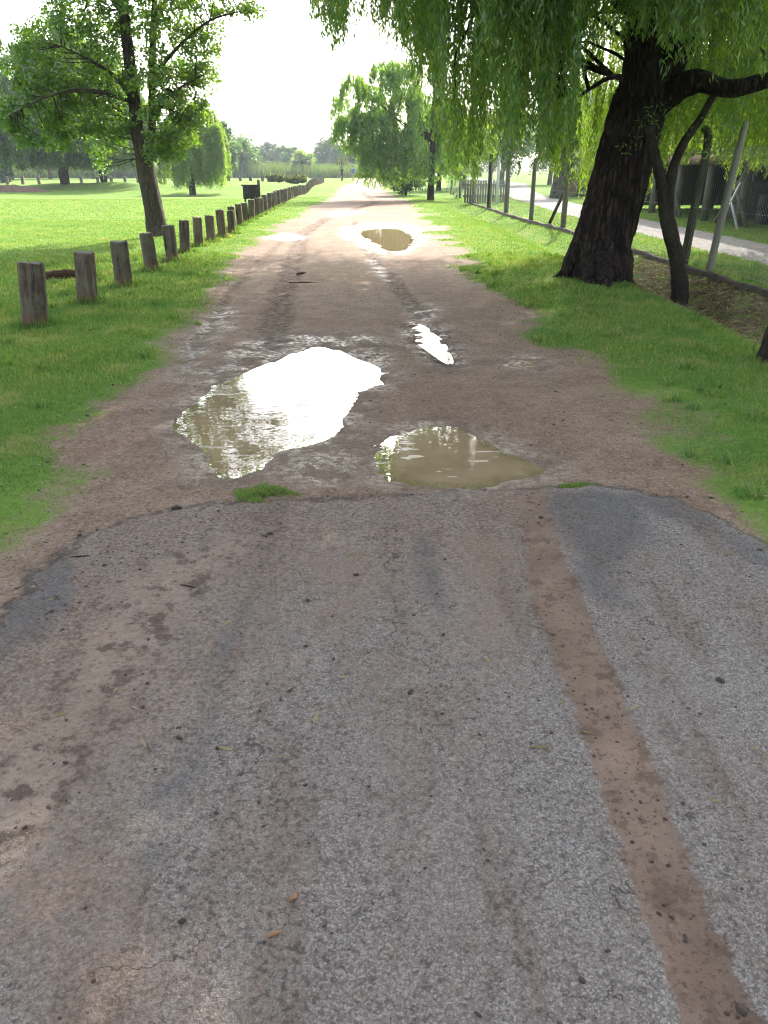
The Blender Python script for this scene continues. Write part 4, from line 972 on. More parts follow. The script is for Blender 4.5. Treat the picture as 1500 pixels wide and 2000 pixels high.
# ---- generic mid-distance trees
def weeping(px, py, width, top, label, mat, name='weeping_tree', Y=None, n=900, leaf=.22, wid=.05, trunks=1, ttop=.55, bark='bark_thin', bot=None, depth=1.0, group=None, lens=(.8, 2.2), trad=.16, flare=.6, domes=None):
    """px,py base on the ground; width and top (in photo pixels) of the crown; bot = lowest hanging row"""
    if Y is None: x, y = gp(px, py)
    else: y = Y; x = (px - CX) * y / ray(px, 330)[1]
    g0 = gz(x, y); mpp = y / (F / .9126)              # metres per pixel near the horizon
    W = width * mpp / 2; H = (py - top) * mpp / .9; zb = g0 + (0.25 if bot is None else max(.1, (py - bot) * mpp))
    e = empty(name, (x, y, g0), label, 'tree', group)
    for t in range(trunks):
        a = t * 2.4 + .4; off = (.12 + .05 * t) if trunks > 1 else 0
        lean = rng.uniform(.2, .7) * (1 if trunks > 1 else .2)
        p0 = (x + math.cos(a) * off, y + math.sin(a) * off, g0 - .1)
        p = [p0, (p0[0] + math.cos(a) * lean * .4, p0[1] + math.sin(a) * lean * .3, g0 + H * .2), (p0[0] + math.cos(a) * lean, p0[1] + math.sin(a) * lean, g0 + H * .45), (p0[0] + math.cos(a) * lean * 2.2, p0[1] + math.sin(a) * lean * 2, g0 + H * (ttop + .25))]
        b = MB(); b.tube(p, [trad * 1.35, trad, trad * .75, trad * .25], 10, .05, seed=t + int(px), lobes=.06, sub=3); b.build('trunk', M[bark], e, smooth=True)
    if domes:
        wts = np.array([dm[2] ** 2 * (dm[3] if len(dm) > 3 else 1) for dm in domes], float); wts /= wts.sum(); vv = []
        for dm, wq in zip(domes, wts):
            m = int(n * wq); r = dm[2] * mpp; K = 34; yo = y + rng.uniform(-1, 1) * W * .55 * depth
            c = np.array(at(dm[0], dm[1] + dm[2] * .8, yo)); aa = rand_dirs(K); aa[:, 2] = np.abs(aa[:, 2]) * 1.2; ai = rng.integers(0, K, m); al = rng.uniform(.2, 1.25, K); dd = aa[ai] + rng.normal(0, .10, (m, 3)); q = (.35 + .65 * rng.random(K)) [ai] ** .5
            T = c + dd * q[:, None] * r * np.array([1, 1.1, .8]); L = al[ai] * rng.uniform(.8, 1.1, m) * (lens[0] + lens[1]) / 2 * r * (.6 + .8 * np.sqrt(dd[:, 0] ** 2 + dd[:, 1] ** 2))
            pxa = 750 + T[:, 0] / T[:, 1] * F * .9126; zl = zb + np.where((pxa < 714) & (len(domes) > 14), 52 * mpp, 0) + (1.3 - al[ai]) * 1.1; L = np.minimum(L, np.maximum(T[:, 2] - zl - rng.random(m) * .3, .1)); vv.append(add_strands(T, L, leaf * .32, leaf, wid, .2, .9, arch=(aa[ai][:, :2] * rng.uniform(.2, .6, K)[ai][:, None] * r)))
            b = MB(); b.tube([(x, y, g0 + H * .35), ((x + c[0]) / 2, (y + c[1]) / 2, max(c[2] * .75, g0 + H * .4)), tuple(c + np.array([0, 0, r * .4]))], [trad * .35, trad * .18, .01], 6, .05, sub=2); b.build('limb', M[bark], e, smooth=True)
        crown_obj(vv, 'crown', mat, e); return e
    d = rand_dirs(n); d[:, 2] = np.abs(d[:, 2]); rr = (.15 + .85 * rng.random(n)) ** .5
    az = np.arctan2(d[:, 1], d[:, 0]); lump = 1 + .35 * fbm(az * 1.5 + px, d[:, 2] * 3, 1.0, 2, int(px))
    hb = g0 + H * .38
    T = np.stack([x + d[:, 0] * rr * lump * W, y + d[:, 1] * rr * lump * W * depth, hb + d[:, 2] * rr * lump * H * .6], -1)
    L = rng.uniform(lens[0], lens[1], n) * H / 6
    edge = np.sqrt(d[:, 0] ** 2 + d[:, 1] ** 2)
    L = L * (.5 + flare * edge * 1.4)
    L = np.minimum(L, np.maximum(T[:, 2] - zb - rng.random(n) * .6, .15))
    v = add_strands(T, L, leaf * .32, leaf, wid, .25, .6)
    crown_obj(v, 'crown', mat, e)
    return e
weeping(128, 366, 270, 75, 'big multi-stemmed weeping willow standing on bare earth at the far left of the meadow', M['leaf_mid'], 'willow_tree', n=8500, leaf=.34, wid=.09, trunks=4, bot=345, trad=.19, lens=(1.0, 3.0), domes=[(60, 90, 40), (125, 62, 50), (190, 105, 45), (30, 150, 42), (230, 170, 42), (90, 150, 48), (160, 170, 48), (15, 215, 40), (75, 225, 38), (125, 240, 36), (190, 245, 40), (245, 250, 30)])
weeping(205, 366, 150, 175, 'small thin leaning tree between the multi-stemmed willow and poplar trunk', M['leaf_bright'], 'slender_tree', n=900, leaf=.26, wid=.07, bot=318, trad=.11, trunks=2)
weeping(376, 372, 118, 205, 'bright yellow-green weeping tree right of the poplar trunk', M['leaf_bright'], 'weeping_tree', n=2400, leaf=.26, wid=.08, bot=364, trad=.2, lens=(1, 3.4), domes=[(352, 228, 26), (385, 206, 30), (412, 240, 26), (340, 275, 26), (372, 270, 30), (400, 290, 30), (424, 288, 17)])
weeping(842, 392, 185, 122, 'mid-size willow leaning over the right side of the track ahead', M['leaf_airy'], 'willow_tree', Y=44, n=4600, leaf=.21, wid=.06, bot=362, depth=.7, trad=.15, lens=(.8, 2.0), domes=[(692, 150, 24, 1.2), (750, 122, 26), (782, 124, 28), (726, 172, 24), (668, 190, 20, 1), (800, 168, 34), (690, 215, 30, 1.2), (740, 210, 38), (783, 250, 38), (828, 225, 32), (712, 268, 36, 1.3), (755, 292, 34, 1.2), (712, 290, 24, 1.2), (835, 290, 28, .7), (672, 235, 20, 1), (860, 200, 26, .8), (725, 330, 26, 1), (782, 320, 26, .8), (870, 262, 28, .8), (850, 320, 30, 1), (880, 330, 26, .8), (820, 335, 26, 1), (735, 345, 20, 1), (760, 345, 22, .8)])
weeping(858, 380, 150, 205, 'pale green tree behind the willow over the track, beside the wire fence', M['leaf_bright'], 'leafy_tree', Y=62, n=1300, leaf=.26, wid=.07, bot=350, trad=.15)

def round_tree(px, base, top, width, Y, label, mat, name='background_tree', group='trees at the far end of the meadow', clusters=60, leaf=.5, per=60, lowfrac=.2, shape=1.0, tr=.2, bark='bark_pale', cat='tree'):
    x = (px - CX) * Y / ray(px, 330)[1]; g0 = gz(x, Y); mpp = Y / (F / .9126)
    W = width * mpp / 2; ztop = EYE + (328 - top) * mpp; H = ztop - g0
    e = empty(name, (x, Y, g0), label, cat, group)
    b = MB(); b.tube([(x, Y, g0 - .2), (x + .1, Y, g0 + H * .3), (x - .1, Y, g0 + H * .8)], [tr * 1.2, tr, tr * .3], 8, .05, seed=int(px), sub=3); b.build('trunk', M[bark], e, smooth=True)
    zc = g0 + H * (lowfrac + (1 - lowfrac) / 2)
    C = ellipsoid_pts(clusters, (x, Y, zc), (W * .88, W * .88, H * (1 - lowfrac) / 2 * .9), .25, .4, int(px))
    if shape != 1.0:
        t = np.clip((C[:, 2] - g0) / H, 0, 1); C[:, 0] = x + (C[:, 0] - x) * (1.15 - shape * t); C[:, 1] = Y + (C[:, 1] - Y) * (1.15 - shape * t)
    v = add_cluster(C, rng.uniform(.12, .24, len(C)) * min(W, H) * 1.3, per, leaf, leaf * .55, .3)
    crown_obj(v, 'crown', mat, e); return e
# far tree line: px, top, width, Y, kind
FT = [(462, 268, 56, 150, 'leaf_mid', 'broad blue-green tree at the left end of the far tree line', 1.0), (432, 250, 40, 118, 'leaf_mid', 'tree just right of the bright weeping tree, dark against the sky', 1.0),
      (505, 288, 26, 200, 'leaf_dark', 'small pointed far tree right of the broad blue-green one', .8), (525, 284, 26, 215, 'leaf_dark', 'far tree third from the left in the tree line', .8), (548, 286, 30, 210, 'leaf_dark', 'hazy far tree above the left end of the bush', .8),
      (570, 296, 26, 190, 'leaf_mid', 'lighter far tree above the middle of the bush', 1.0), (592, 294, 28, 175, 'leaf_bright', 'light green far tree above the right end of the bush', 1.0), (612, 300, 24, 200, 'leaf_mid', 'low far tree right of the light green one', 1.0),
      (618, 286, 12, 230, 'leaf_dark', 'thin far poplar spire near the gap in the tree line', .7), (645, 278, 34, 200, 'leaf_dark', 'tall hazy blue tree at the far end of the track', .9), (668, 288, 30, 190, 'leaf_dark', 'hazy tree behind the two walkers', .9),
      (590, 312, 22, 150, 'leaf_dark', 'dark round shrub-like tree in front of the far tree line', 1.0), (695, 284, 34, 170, 'leaf_dark', 'far tree half hidden by the willow over the track', 1.0)]
for (px, top, w, Yd, mt, lb, sh) in FT:
    w *= 1.9; sh = 1.0; top += 4 * math.sin(px)
    round_tree(px, 338, top, w, Yd, lb, M[mt], clusters=120, leaf=.5, per=70, lowfrac=.02, shape=sh, tr=.22)
LT = [(20, 210, 130, 125, 'leaf_mid', 'far tree filling the gap at the left edge behind the willow'), (95, 190, 110, 135, 'leaf_dark', 'dark far tree behind the multi-stemmed willow'), (180, 200, 100, 140, 'leaf_mid', 'far tree behind the slender leaning tree'),
      (265, 225, 110, 150, 'leaf_mid', 'far tree behind the poplar trunk'), (345, 235, 90, 130, 'leaf_dark', 'dark far tree behind the bright weeping tree'), (0, 300, 60, 100, 'leaf_dark', 'low dark shrub-like tree at the left edge of the far meadow')]
for (px, top, w, Yd, mt, lb) in LT:
    round_tree(px, 340, top, w, Yd, lb, M[mt], clusters=110, leaf=.5, per=60, lowfrac=.05, tr=.25)
round_tree(667, 350, 300, 30, 112, 'small bare-looking brownish tree at the far end of the track, beside the walkers', M['leaf_olive'], 'young_tree', None, clusters=16, leaf=.28, per=30, lowfrac=.45, tr=.09, bark='bark_thin')
# dark bush beside the track, and the rounded bushes on the bank
round_tree(792, 378, 292, 105, 51, 'dense dark bush beside the right edge of the track under the willow', M['leaf_dark'], 'dark_bush', None, clusters=150, leaf=.13, per=90, lowfrac=0, tr=.06, bark='bark_thin', cat='bush')
for (px, top, w, lb) in ((540, 338, 52, 'left half of the pair of rounded olive bushes on the grassy bank'), (578, 340, 48, 'right half of the pair of rounded olive bushes on the grassy bank')):
    round_tree(px, 362, top, w, 79, lb, M['leaf_olive'], 'rounded_bush', 'rounded bushes on the bank', clusters=80, leaf=.16, per=90, lowfrac=0, tr=.06, bark='bark_thin', cat='bush')
# trees on the right, beyond the fence
RT = [(905, 235, 120, 70, 'leaf_bright', 'light green tree beyond the far end of the wire fence'), (980, 215, 130, 78, 'leaf_mid', 'tree behind the white pole beyond the fence'), (1075, 200, 140, 85, 'leaf_mid', 'tree behind the grey-roofed shed'),
      (1165, 190, 110, 60, 'leaf_bright', 'sunlit tree seen just left of the big willow trunk'), (1290, 120, 200, 55, 'leaf_mid', 'tree behind the timber stilt house, right of the trunk'), (1450, 90, 240, 50, 'leaf_mid', 'tree behind the stilt house at the right edge')]
for (px, top, w, Yd, mt, lb) in RT:
    round_tree(px, 360, top, w, Yd, lb, M[mt], group='trees beyond the wire fence', clusters=130, leaf=.26, per=80, lowfrac=.12, tr=.2, bark='bark_thin')
# bright hanging tree right of the willow trunk, behind the fence
def back_willow():
    x, y = 8.6, 17.5
    e = empty('young_willow', (x, y, gz(x, y)), 'sunlit yellow-green willow hanging in front of the stilt house', 'tree')
    b = MB(); b.tube([(x, y, -.1), (x - .1, y, 1.2), (x - .4, y - .3, 2.8), (x - 1.0, y - .6, 4.6)], [.13, .11, .09, .04], 10, .05, seed=9, sub=4); b.build('trunk', M['bark_thin'], e, smooth=True)
    FP = [1110, 1140, 1180, 1215, 1235, 1265, 1300, 1340, 1380, 1415, 1428, 1450, 1500, 1600]
    FB = [350, 395, 420, 440, 455, 370, 330, 320, 300, 330, 375, 325, 350, 360]
    n = 5200; px = rng.uniform(1110, 1600, n); Yd = rng.uniform(13.6, 19, n)
    bot = np.interp(px, FP, FB) - rng.random(n) ** 1.2 * 400 + 8 * rng.normal(size=n)
    s = Yd / (F * cp + (CY - bot) * sp); xx = (px - CX) * s; zb = EYE + (-F * sp + (CY - bot) * cp) * s
    L = rng.uniform(.4, 1.2, n); T = np.stack([xx, Yd, zb + L], -1); k = xx > fence_x(Yd) - 1.2; T, L = T[k], L[k]
    v = add_strands(T, L, .03, .085, .02, .1, .7)
    crown_obj(v, 'crown', M['leaf_bright'], e)
back_willow()

# sapling with two stems in the ditch
def sapling():
    x, y, z0 = 4.42, 11.8, 0
    z0 = gz(x, y)
    e = empty('forked_sapling', (x, y, z0), 'dark two-stemmed sapling rising from the ditch right of the big trunk', 'tree')
    b = MB(); Yd = y
    b.tube([(x, y, z0 - .15), at(1327, 560, Yd), at(1320, 500, Yd), at(1303, 430, Yd), at(1297, 385, Yd), at(1288, 340, Yd), at(1276, 290, Yd), at(1266, 245, Yd)], [.15, .12, .10, .10, .085, .07, .06, .05], 18, .10, seed=3, lobes=.16, sub=6)
    b.build('trunk', M['bark_thin'], e, smooth=True)
    b = MB(); b.tube([at(1304, 420, Yd), at(1308, 360, Yd), at(1318, 318, Yd), at(1340, 272, Yd), at(1368, 232, Yd), at(1394, 185, Yd - .1)], [.085, .072, .065, .06, .05, .045], 12, .06, seed=5, sub=4); b.build('limb', M['bark_thin'], e, smooth=True)
    b = MB(); b.tube([at(1318, 505, Yd), at(1326, 490, Yd + .1)], [.05, .03], 8, .1); b.build('stub', M['bark_thin'], e, smooth=True)
    p = np.array([at(1394, 185, Yd - .1), at(1266, 245, Yd), at(1340, 272, Yd)])
    crown_obj(add_cluster(np.repeat(p, 4, 0) + rng.normal(0, .2, (12, 3)), np.full(12, .2), 25, .08, .02, .6), 'crown', M['leaf_willow'], e)
sapling()

# ---------------------------------------------------------------- reeds, fence, kerb
def reeds():
    n = 26000; x = rng.uniform(-95, 8, n); y = rng.uniform(146, 158, n); h = rng.uniform(1.6, 2.9, n) * (1 + .2 * fbm(x, y, .08, 2, 3))
    k = ~((x > -13) & (x < -1) & (rng.random(n) < .0)); x, y, h = x[k], y[k], h[k]; n = len(x)
    zz = ground_z(x, y); a = rng.uniform(0, 6.283, n)
    b = np.stack([x, y, zz - .1], -1); s = np.stack([np.cos(a), np.sin(a), 0 * a], -1) * .09
    t = b + np.stack([rng.normal(0, .25, n), rng.normal(0, .25, n), h], -1)
    v = np.stack([b - s, b + s, t], 1).reshape(-1, 3)
    tag(mesh_np('reed_bed', v, np.arange(len(v)).reshape(-1, 3), M['reed']), 'green reeds along the far edge of the meadow', 'reeds', kind='stuff')
reeds()

def fence():
    e = empty('wire_fence', (float(fence_x(14)), 14, 0), 'chain-link fence on timber posts between ditch and gravel driveway', 'fence')
    def post(px, py, r, h, mat, lean=0, leany=0, top=None):
        # base where the fence line meets the sight of the post foot
        y = None
        for yy_ in np.arange(9, 60, .05):
            q = ray(px, py); s = yy_ / q[1]
            if q[0] * s >= float(fence_x(yy_)): y = yy_; break
        if y is None: y = 40
        x = float(fence_x(y)); g0 = gz(x, y)
        b = MB(); pts = [(x, y, g0 - .2), (x + lean * .5, y + leany * .5, g0 + h * .5), (x + lean, y + leany, g0 + h)]
        if top: pts.append((x + lean + top[0], y, g0 + h + top[1]))
        b.tube(pts, [r * 1.05, r] + [r * .9] * (len(pts) - 2), 12, .03, seed=int(px), lobes=.04, sub=3)
        b.build('post', M[mat], e, smooth=True); return x, y
    post(1336, 516, .07, 1.95, 'wood_moss', .10, 0, (-.10, .22))
    post(1384, 526, .056, 2.2, 'wood_pale', .20, 0)
    post(1100, 447, .075, 1.9, 'wood_grey'); post(1037, 432, .07, 1.9, 'wood_grey'); post(988, 418, .09, 2.0, 'wood_grey'); post(955, 405, .09, 2.1, 'wood_dark'); post(924, 398, .09, 2.0, 'wood_grey')
    post(1500, 565, .06, 1.9, 'wood_grey') if False else None
    b = MB(); b.tube([(float(fence_x(24.6)), 24.6, 0), (float(fence_x(23)) + .1, 23.0, 1.35)], [.05, .045], 8, .03); b.build('brace', M['wood_dark'], e, smooth=True)
    for yq in (47, 53):
        x = float(fence_x(yq)); b = MB(); b.tube([(x, yq, -.1), (x, yq, 1.9)], [.08, .07], 8); b.build('post', M['wood_grey'], e, smooth=True)
    # chain-link as crossing wires
    w = MB(); pitch = .075; Hf = 1.75; V = []; Fq = []
    ya, yb = 7.0, 56.0
    def seg(p, q, r):
        d = q - p; d /= np.linalg.norm(d); s = np.cross(d, [1, 0, 0]); s /= np.linalg.norm(s); u = np.cross(d, s); n0 = len(V)
        for c in (p, q):
            for k in range(3):
                a = k * 2.094; V.append(c + r * (math.cos(a) * s + math.sin(a) * u))
        for k in range(3): Fq.append((n0 + k, n0 + (k + 1) % 3, n0 + 3 + (k + 1) % 3, n0 + 3 + k))
    yq = ya - Hf
    while yq < yb:
        st = pitch * (1 if yq < 20 else 1.6)
        for sgn in (1, -1):
            a0 = yq if sgn > 0 else yq + Hf; a1 = a0 + sgn * Hf
            p = np.array([float(fence_x(a0)), a0, .08]); q = np.array([float(fence_x(a1)), a1, .08 + Hf])
            seg(p, q, .0014 if yq < 20 else .0018)
        yq += st
    ln = np.arange(ya - 1, yb, 2.0)
    for hz in (.1, .95, .08 + Hf):
        for a0, a1 in zip(ln[:-1], ln[1:]):
            seg(np.array([float(fence_x(a0)), a0, hz]), np.array([float(fence_x(a1)), a1, hz]), .0025)
    v = np.array(V) - np.array(e.location)
    mesh_np('wire_mesh', v, np.array(Fq), M['metal_grey'], e)
fence()
def kerb():
    ln = np.arange(5.5, 42, .45); b = MB(); V = []; n = len(ln)
    for i, y in enumerate(ln):
        x = float(fence_x(y)) - .06; g0 = gz(x + .3, y) + .035 + .012 * math.sin(i * 1.7) + rng.normal(0, .006)
        j = rng.normal(0, .012)
        V += [(x - .055 + j, y, g0 - .28), (x - .05 + j, y, g0 - .01), (x - .035 + j, y, g0), (x + .05 + j, y, g0), (x + .055 + j, y, g0 - .28)]
    I = np.arange(n - 1)[:, None] * 5; k = np.arange(4)[None]
    q = np.stack([I + k, I + k + 1, I + 5 + k + 1, I + 5 + k], -1).reshape(-1, 4)
    b.add(V, q, [[0, 1, 2], [0, 2, 3], [0, 3, 4]])
    o = b.build('kerb', M['concrete']); tag(o, 'low dark concrete kerb running along the foot of the wire fence', 'kerb')
kerb()
# thin rod, white pole, pale panel
x, y = 5.42, 10.7; b = MB(); b.tube([(x, y, -.05), (x + .05, y, .22), (x + .1, y, .42), (x + .14, y - .01, .43)], [.012, .012, .012, .016], 6, .05)
o = b.build('iron_rod', M['rust'], smooth=True); tag(o, 'short rusty iron rod sticking up at the kerb near the right edge', 'rod')
x, y = 5.25, 38.5; b = MB(); b.tube([(x, y, -.1), (x, y, 1.6), (x, y, 3.4)], [.07, .065, .06], 10); 
e = empty('lamp_post', (x, y, 0), 'white metal pole with a pale lamp head beyond the far end of the fence', 'pole'); b.build('pole', M['metal_white'], e, smooth=True)
b = MB(); b.tube([(x, y, 3.4), (x, y, 3.5), (x, y, 3.66), (x, y, 3.74)], [.08, .16, .15, .05], 12); b.build('lamp_head', M['metal_white'], e, smooth=True)
e = empty('picket_panel', (4.9, 40.0, 0), 'low pale grey picket panel behind the far fence posts', 'fence panel')
b = MB()
for i in range(17): b.box((3.95 + i * .125, 40.4 + i * .01, .5), (.09, .02, 1.0 + .03 * (i % 3)))
b.build('pickets', M['wood_grey'], e)
b = MB(); b.box((4.95, 40.52, .3), (2.2, .04, .08)); b.box((4.95, 40.52, .8), (2.2, .04, .08)); b.build('rail', M['wood_grey'], e)
# thin red-brown pole near the bush
x, y = gp(599, 352); b = MB(); b.tube([(x, y, -.1), (x, y, 1.1), (x, y, 2.2)], [.07, .065, .06], 8); o = b.build('marker_pole', M['brick'], smooth=True, origin=(x, y, 0)); tag(o, 'thin reddish pole standing right of the rounded bushes', 'pole')

# ---------------------------------------------------------------- the stilt house and a shed
def house():
    hx, hy = 10.0, 20.0
    e = empty('stilt_house', (hx, hy, 0), 'dark timber house on stilts behind the gravel driveway, cluttered underneath', 'house')
    ang = 0.0; L = 19.0; Wd = 7.0; fl = 1.8
    y0 = 15.5
    def P(u, v): return (hx + v, y0 + u)          # u along the drive, v away from it
    def bx(b, u, v, z_, du, dv, dz): x, y = P(u, v); b.box((x, y, z_), (dv, du, dz))
    b = MB(); bx(b, L / 2, Wd / 2, fl + .08, L, Wd, .1); b.build('floor', M['wood_dark'], e)
    b = MB(); bx(b, L / 2, -.06, fl - .02, L + .2, .1, .26); b.build('edge_beam', M['plank_red'], e)
    b = MB(); bx(b, L / 2, .9, fl + .13 + 1.25, L, .1, 2.5)
    for k in range(14): bx(b, L / 2, .84, fl + .25 + k * .18, L, .03, .15)
    b.build('wall', M['wood_grey'], e)
    b = MB(); bx(b, .06, Wd / 2 + .5, fl + 1.4, .1, Wd - 1, 2.5); b.build('side_wall', M['wood_grey'], e)
    for u in (3, 7.5, 12, 16):
        x, y = P(u, .8)
        f = MB(); f.box((x, y, fl + 1.5), (.08, 1.3, 1.1)); fo = f.build('window_frame', M['wood_pale'], e)
        f = MB(); f.box((x - .05, y, fl + 1.5), (.02, 1.12, .92)); f.build('pane', M['blackish'], fo, origin=tuple(e.location))
    b = MB()
    x0, ya = P(-.5, -.5); x1, yb = P(L + .5, Wd + .5); xm = (x0 + x1) / 2
    zr = fl + 2.65
    b.add([(x0, ya, zr), (x0, yb, zr), (xm, ya, zr + 1.7), (xm, yb, zr + 1.7), (x1, ya, zr), (x1, yb, zr), (x0, ya, zr + .08), (x0, yb, zr + .08), (xm, ya, zr + 1.78), (xm, yb, zr + 1.78), (x1, ya, zr + .08), (x1, yb, zr + .08)],
          [(0, 1, 3, 2), (2, 3, 5, 4), (6, 8, 9, 7), (8, 10, 11, 9), (0, 6, 7, 1), (4, 5, 11, 10)])
    b.add([(x0 + .5, ya + .5, zr), (x1 - .5, ya + .5, zr), (xm, ya + .5, zr + 1.6)], None, [(0, 1, 2)])
    b.build('roof', M['roof'], e)
    # rail of the veranda
    b = MB(); bx(b, L / 2, 0, fl + 1.05, L, .06, .08)
    for k in range(40): bx(b, .2 + k * (L - .4) / 39, 0, fl + .6, .04, .04, .85)
    b.build('railing', M['wood_grey'], e)
    for i, u in enumerate((.1, 2.6, 5.2, 7.8, 10.4, 13, 15.6, 18.4)):
        for v in (.1, 3.4, 6.6):
            x, y = P(u, v); b = MB(); b.tube([(x, y, -.1), (x, y, fl + .02)], [.13, .12], 10, .03, seed=i); b.build('stilt', M['wood_grey' if v < 1 else 'wood_dark'], e, smooth=True)  # inner rows take darker timber, painting in the shade under the floor
    for (u, s) in ((1.5, 1), (3.9, -1), (7.0, 1), (9.2, -1), (12.2, 1)):
        b = MB(); x, y = P(u, -.02); x2, y2 = P(u + s * 1.6, -.02); b.beam((x, y, .05), (x2, y2, 1.5), .1, .08); b.build('brace', M['wood_grey'], e)
    # near-black walls added to paint in the undercroft's shade
    b = MB(); bx(b, L / 2, 5.2, .9, L, .1, 1.72); bx(b, .0, 3.8, 1.0, .1, 6, 1.75); bx(b, L, 3.6, 1.0, .1, 6.8, 1.75); b.build('shade_wall', M['blackish'], e)
house()
def thing_box(name, parts_, loc, label, cat):
    e = empty(name, loc, label, cat)
    for nm, mt, fn in parts_:
        b = MB(); fn(b); b.build(nm, M[mt], e, origin=(0, 0, 0))
    return e
x, y = 11.3, 21.2
thing_box('stored_barrel', [('barrel', 'metal_grey', lambda b: b.tube([(0, 0, 0), (0, 0, .08), (0, 0, .45), (0, 0, .8), (0, 0, .88)], [.27, .29, .31, .29, .27], 16)), ('lid', 'metal_white', lambda b: b.tube([(0, 0, .885), (0, 0, .92)], [.3, .3], 16))], (x, y, 0), 'grey metal drum stored under the stilt house', 'drum')
for (bx_, by_, w_, d_, h_, mt_, nm_, lb_, ct_) in ((11.6, 24.2, 1.0, .7, .8, 'blackish', 'storage_crate', 'dark storage crate standing under the middle of the stilt house', 'crate'), (12.0, 27.5, .8, 1.4, 1.1, 'wood_grey', 'old_cupboard', 'old grey cupboard stored under the far end of the stilt house', 'cupboard'), (11.0, 18.9, .5, .5, .55, 'metal_white', 'plastic_bucket', 'pale bucket on the ground under the stilt house, beside the timber stack', 'bucket')):
    o = MB()
    if ct_ == 'bucket': o.tube([(0, 0, 0), (0, 0, .1), (0, 0, .4), (0, 0, .42)], [.15, .16, .2, .21], 16)
    else:
        o.box((0, 0, h_ / 2), (w_, d_, h_)); o.box((-w_ / 2 - .012, 0, h_ * .25), (.02, d_ * .92, h_ * .42)); o.box((-w_ / 2 - .012, 0, h_ * .74), (.02, d_ * .92, h_ * .42)); o.box((0, 0, h_ + .016), (w_ + .05, d_ + .05, .03))
    oo = o.build(nm_, M[mt_]); oo.location = (bx_, by_, 0); tag(oo, lb_, ct_)
def trestle(b):
    b.beam((0, -.7, 0), (0, .5, 1.15), .05, .05); b.beam((0, .6, 0), (0, -.35, 1.2), .05, .05)
o = MB(); trestle(o); oo = o.build('crossed_poles', M['metal_white']); oo.location = (9.5, 22.6, 0); tag(oo, 'two pale crossed poles leaning in front of the stilt house', 'poles')
o = MB(); o.box((0, 0, .25), (.9, 1.8, .5)); o.box((0, .2, .62), (.8, 1.0, .24)); o.box((.1, -.3, .58), (.5, .5, .16)); oo = o.build('stacked_timber', M['wood_grey']); oo.location = (12.2, 18.6, 0); tag(oo, 'stack of grey timber under the stilt house at the right edge', 'timber stack')

def shed():
    x, y = 14.6, 52.0
    e = empty('roofed_shed', (x, y, 0), 'small distant cabin with a pale sheet roof just left of the willow trunk', 'cabin')
    b = MB(); b.box((x, y, 2.3), (5, 5, 4.6)); 
    for k in range(9): b.box((x, y - 2.53, .5 + .5 * k), (5, .05, .44))
    b.build('wall', M['wood_grey'], e)
    b = MB(); zr = 4.6
    b.add([(x - 3, y - 3, zr), (x + 3, y - 3, zr), (x - 3, y, zr + 1.6), (x + 3, y, zr + 1.6), (x - 3, y + 3, zr), (x + 3, y + 3, zr), (x - 3, y - 3, zr + .1), (x + 3, y - 3, zr + .1), (x - 3, y, zr + 1.7), (x + 3, y, zr + 1.7), (x - 3, y + 3, zr + .1), (x + 3, y + 3, zr + .1)],
          [(0, 1, 3, 2), (2, 3, 5, 4), (6, 8, 9, 7), (8, 10, 11, 9), (0, 6, 7, 1), (4, 5, 11, 10), (0, 2, 8, 6), (2, 4, 10, 8), (1, 7, 9, 3), (3, 9, 11, 5)]); b.build('roof', M['roof'], e)
    for dx in (-1.2, 1.1):
        b = MB(); b.box((x + dx, y - 2.57, 3.1), (.95, .08, 1.0)); f = b.build('window_frame', M['metal_white'], e)
        b = MB(); b.box((x + dx, y - 2.62, 3.1), (.8, .03, .85)); b.build('pane', M['blackish'], f, origin=tuple(e.location))
    # red-brown store beside the drive
    x, y = 12.2, 50.0
    e = empty('brick_store', (x, y, 0), 'low reddish-brown store beside the far bend of the driveway', 'shed')
    b = MB(); b.box((x, y, .7), (3.2, 2.4, 1.4)); b.build('wall', M['brick'], e)
    b = MB(); b.box((x, y, 1.47), (3.6, 2.8, .1)); b.build('roof', M['roof'], e)
    b = MB(); b.box((x - .5, y - 1.22, .6), (.8, .05, 1.15)); b.build('door', M['wood_dark'], e)
shed()
# thick trunk beyond the fence
x, y = gp(1092, 388); round_tree(1092, 388, 225, 95, y, 'tree with a thick brown trunk beyond the driveway, left of the big willow', M['leaf_mid'], 'broadleaf_tree', None, clusters=90, leaf=.2, per=60, lowfrac=.5, tr=.38, bark='bark_willow')

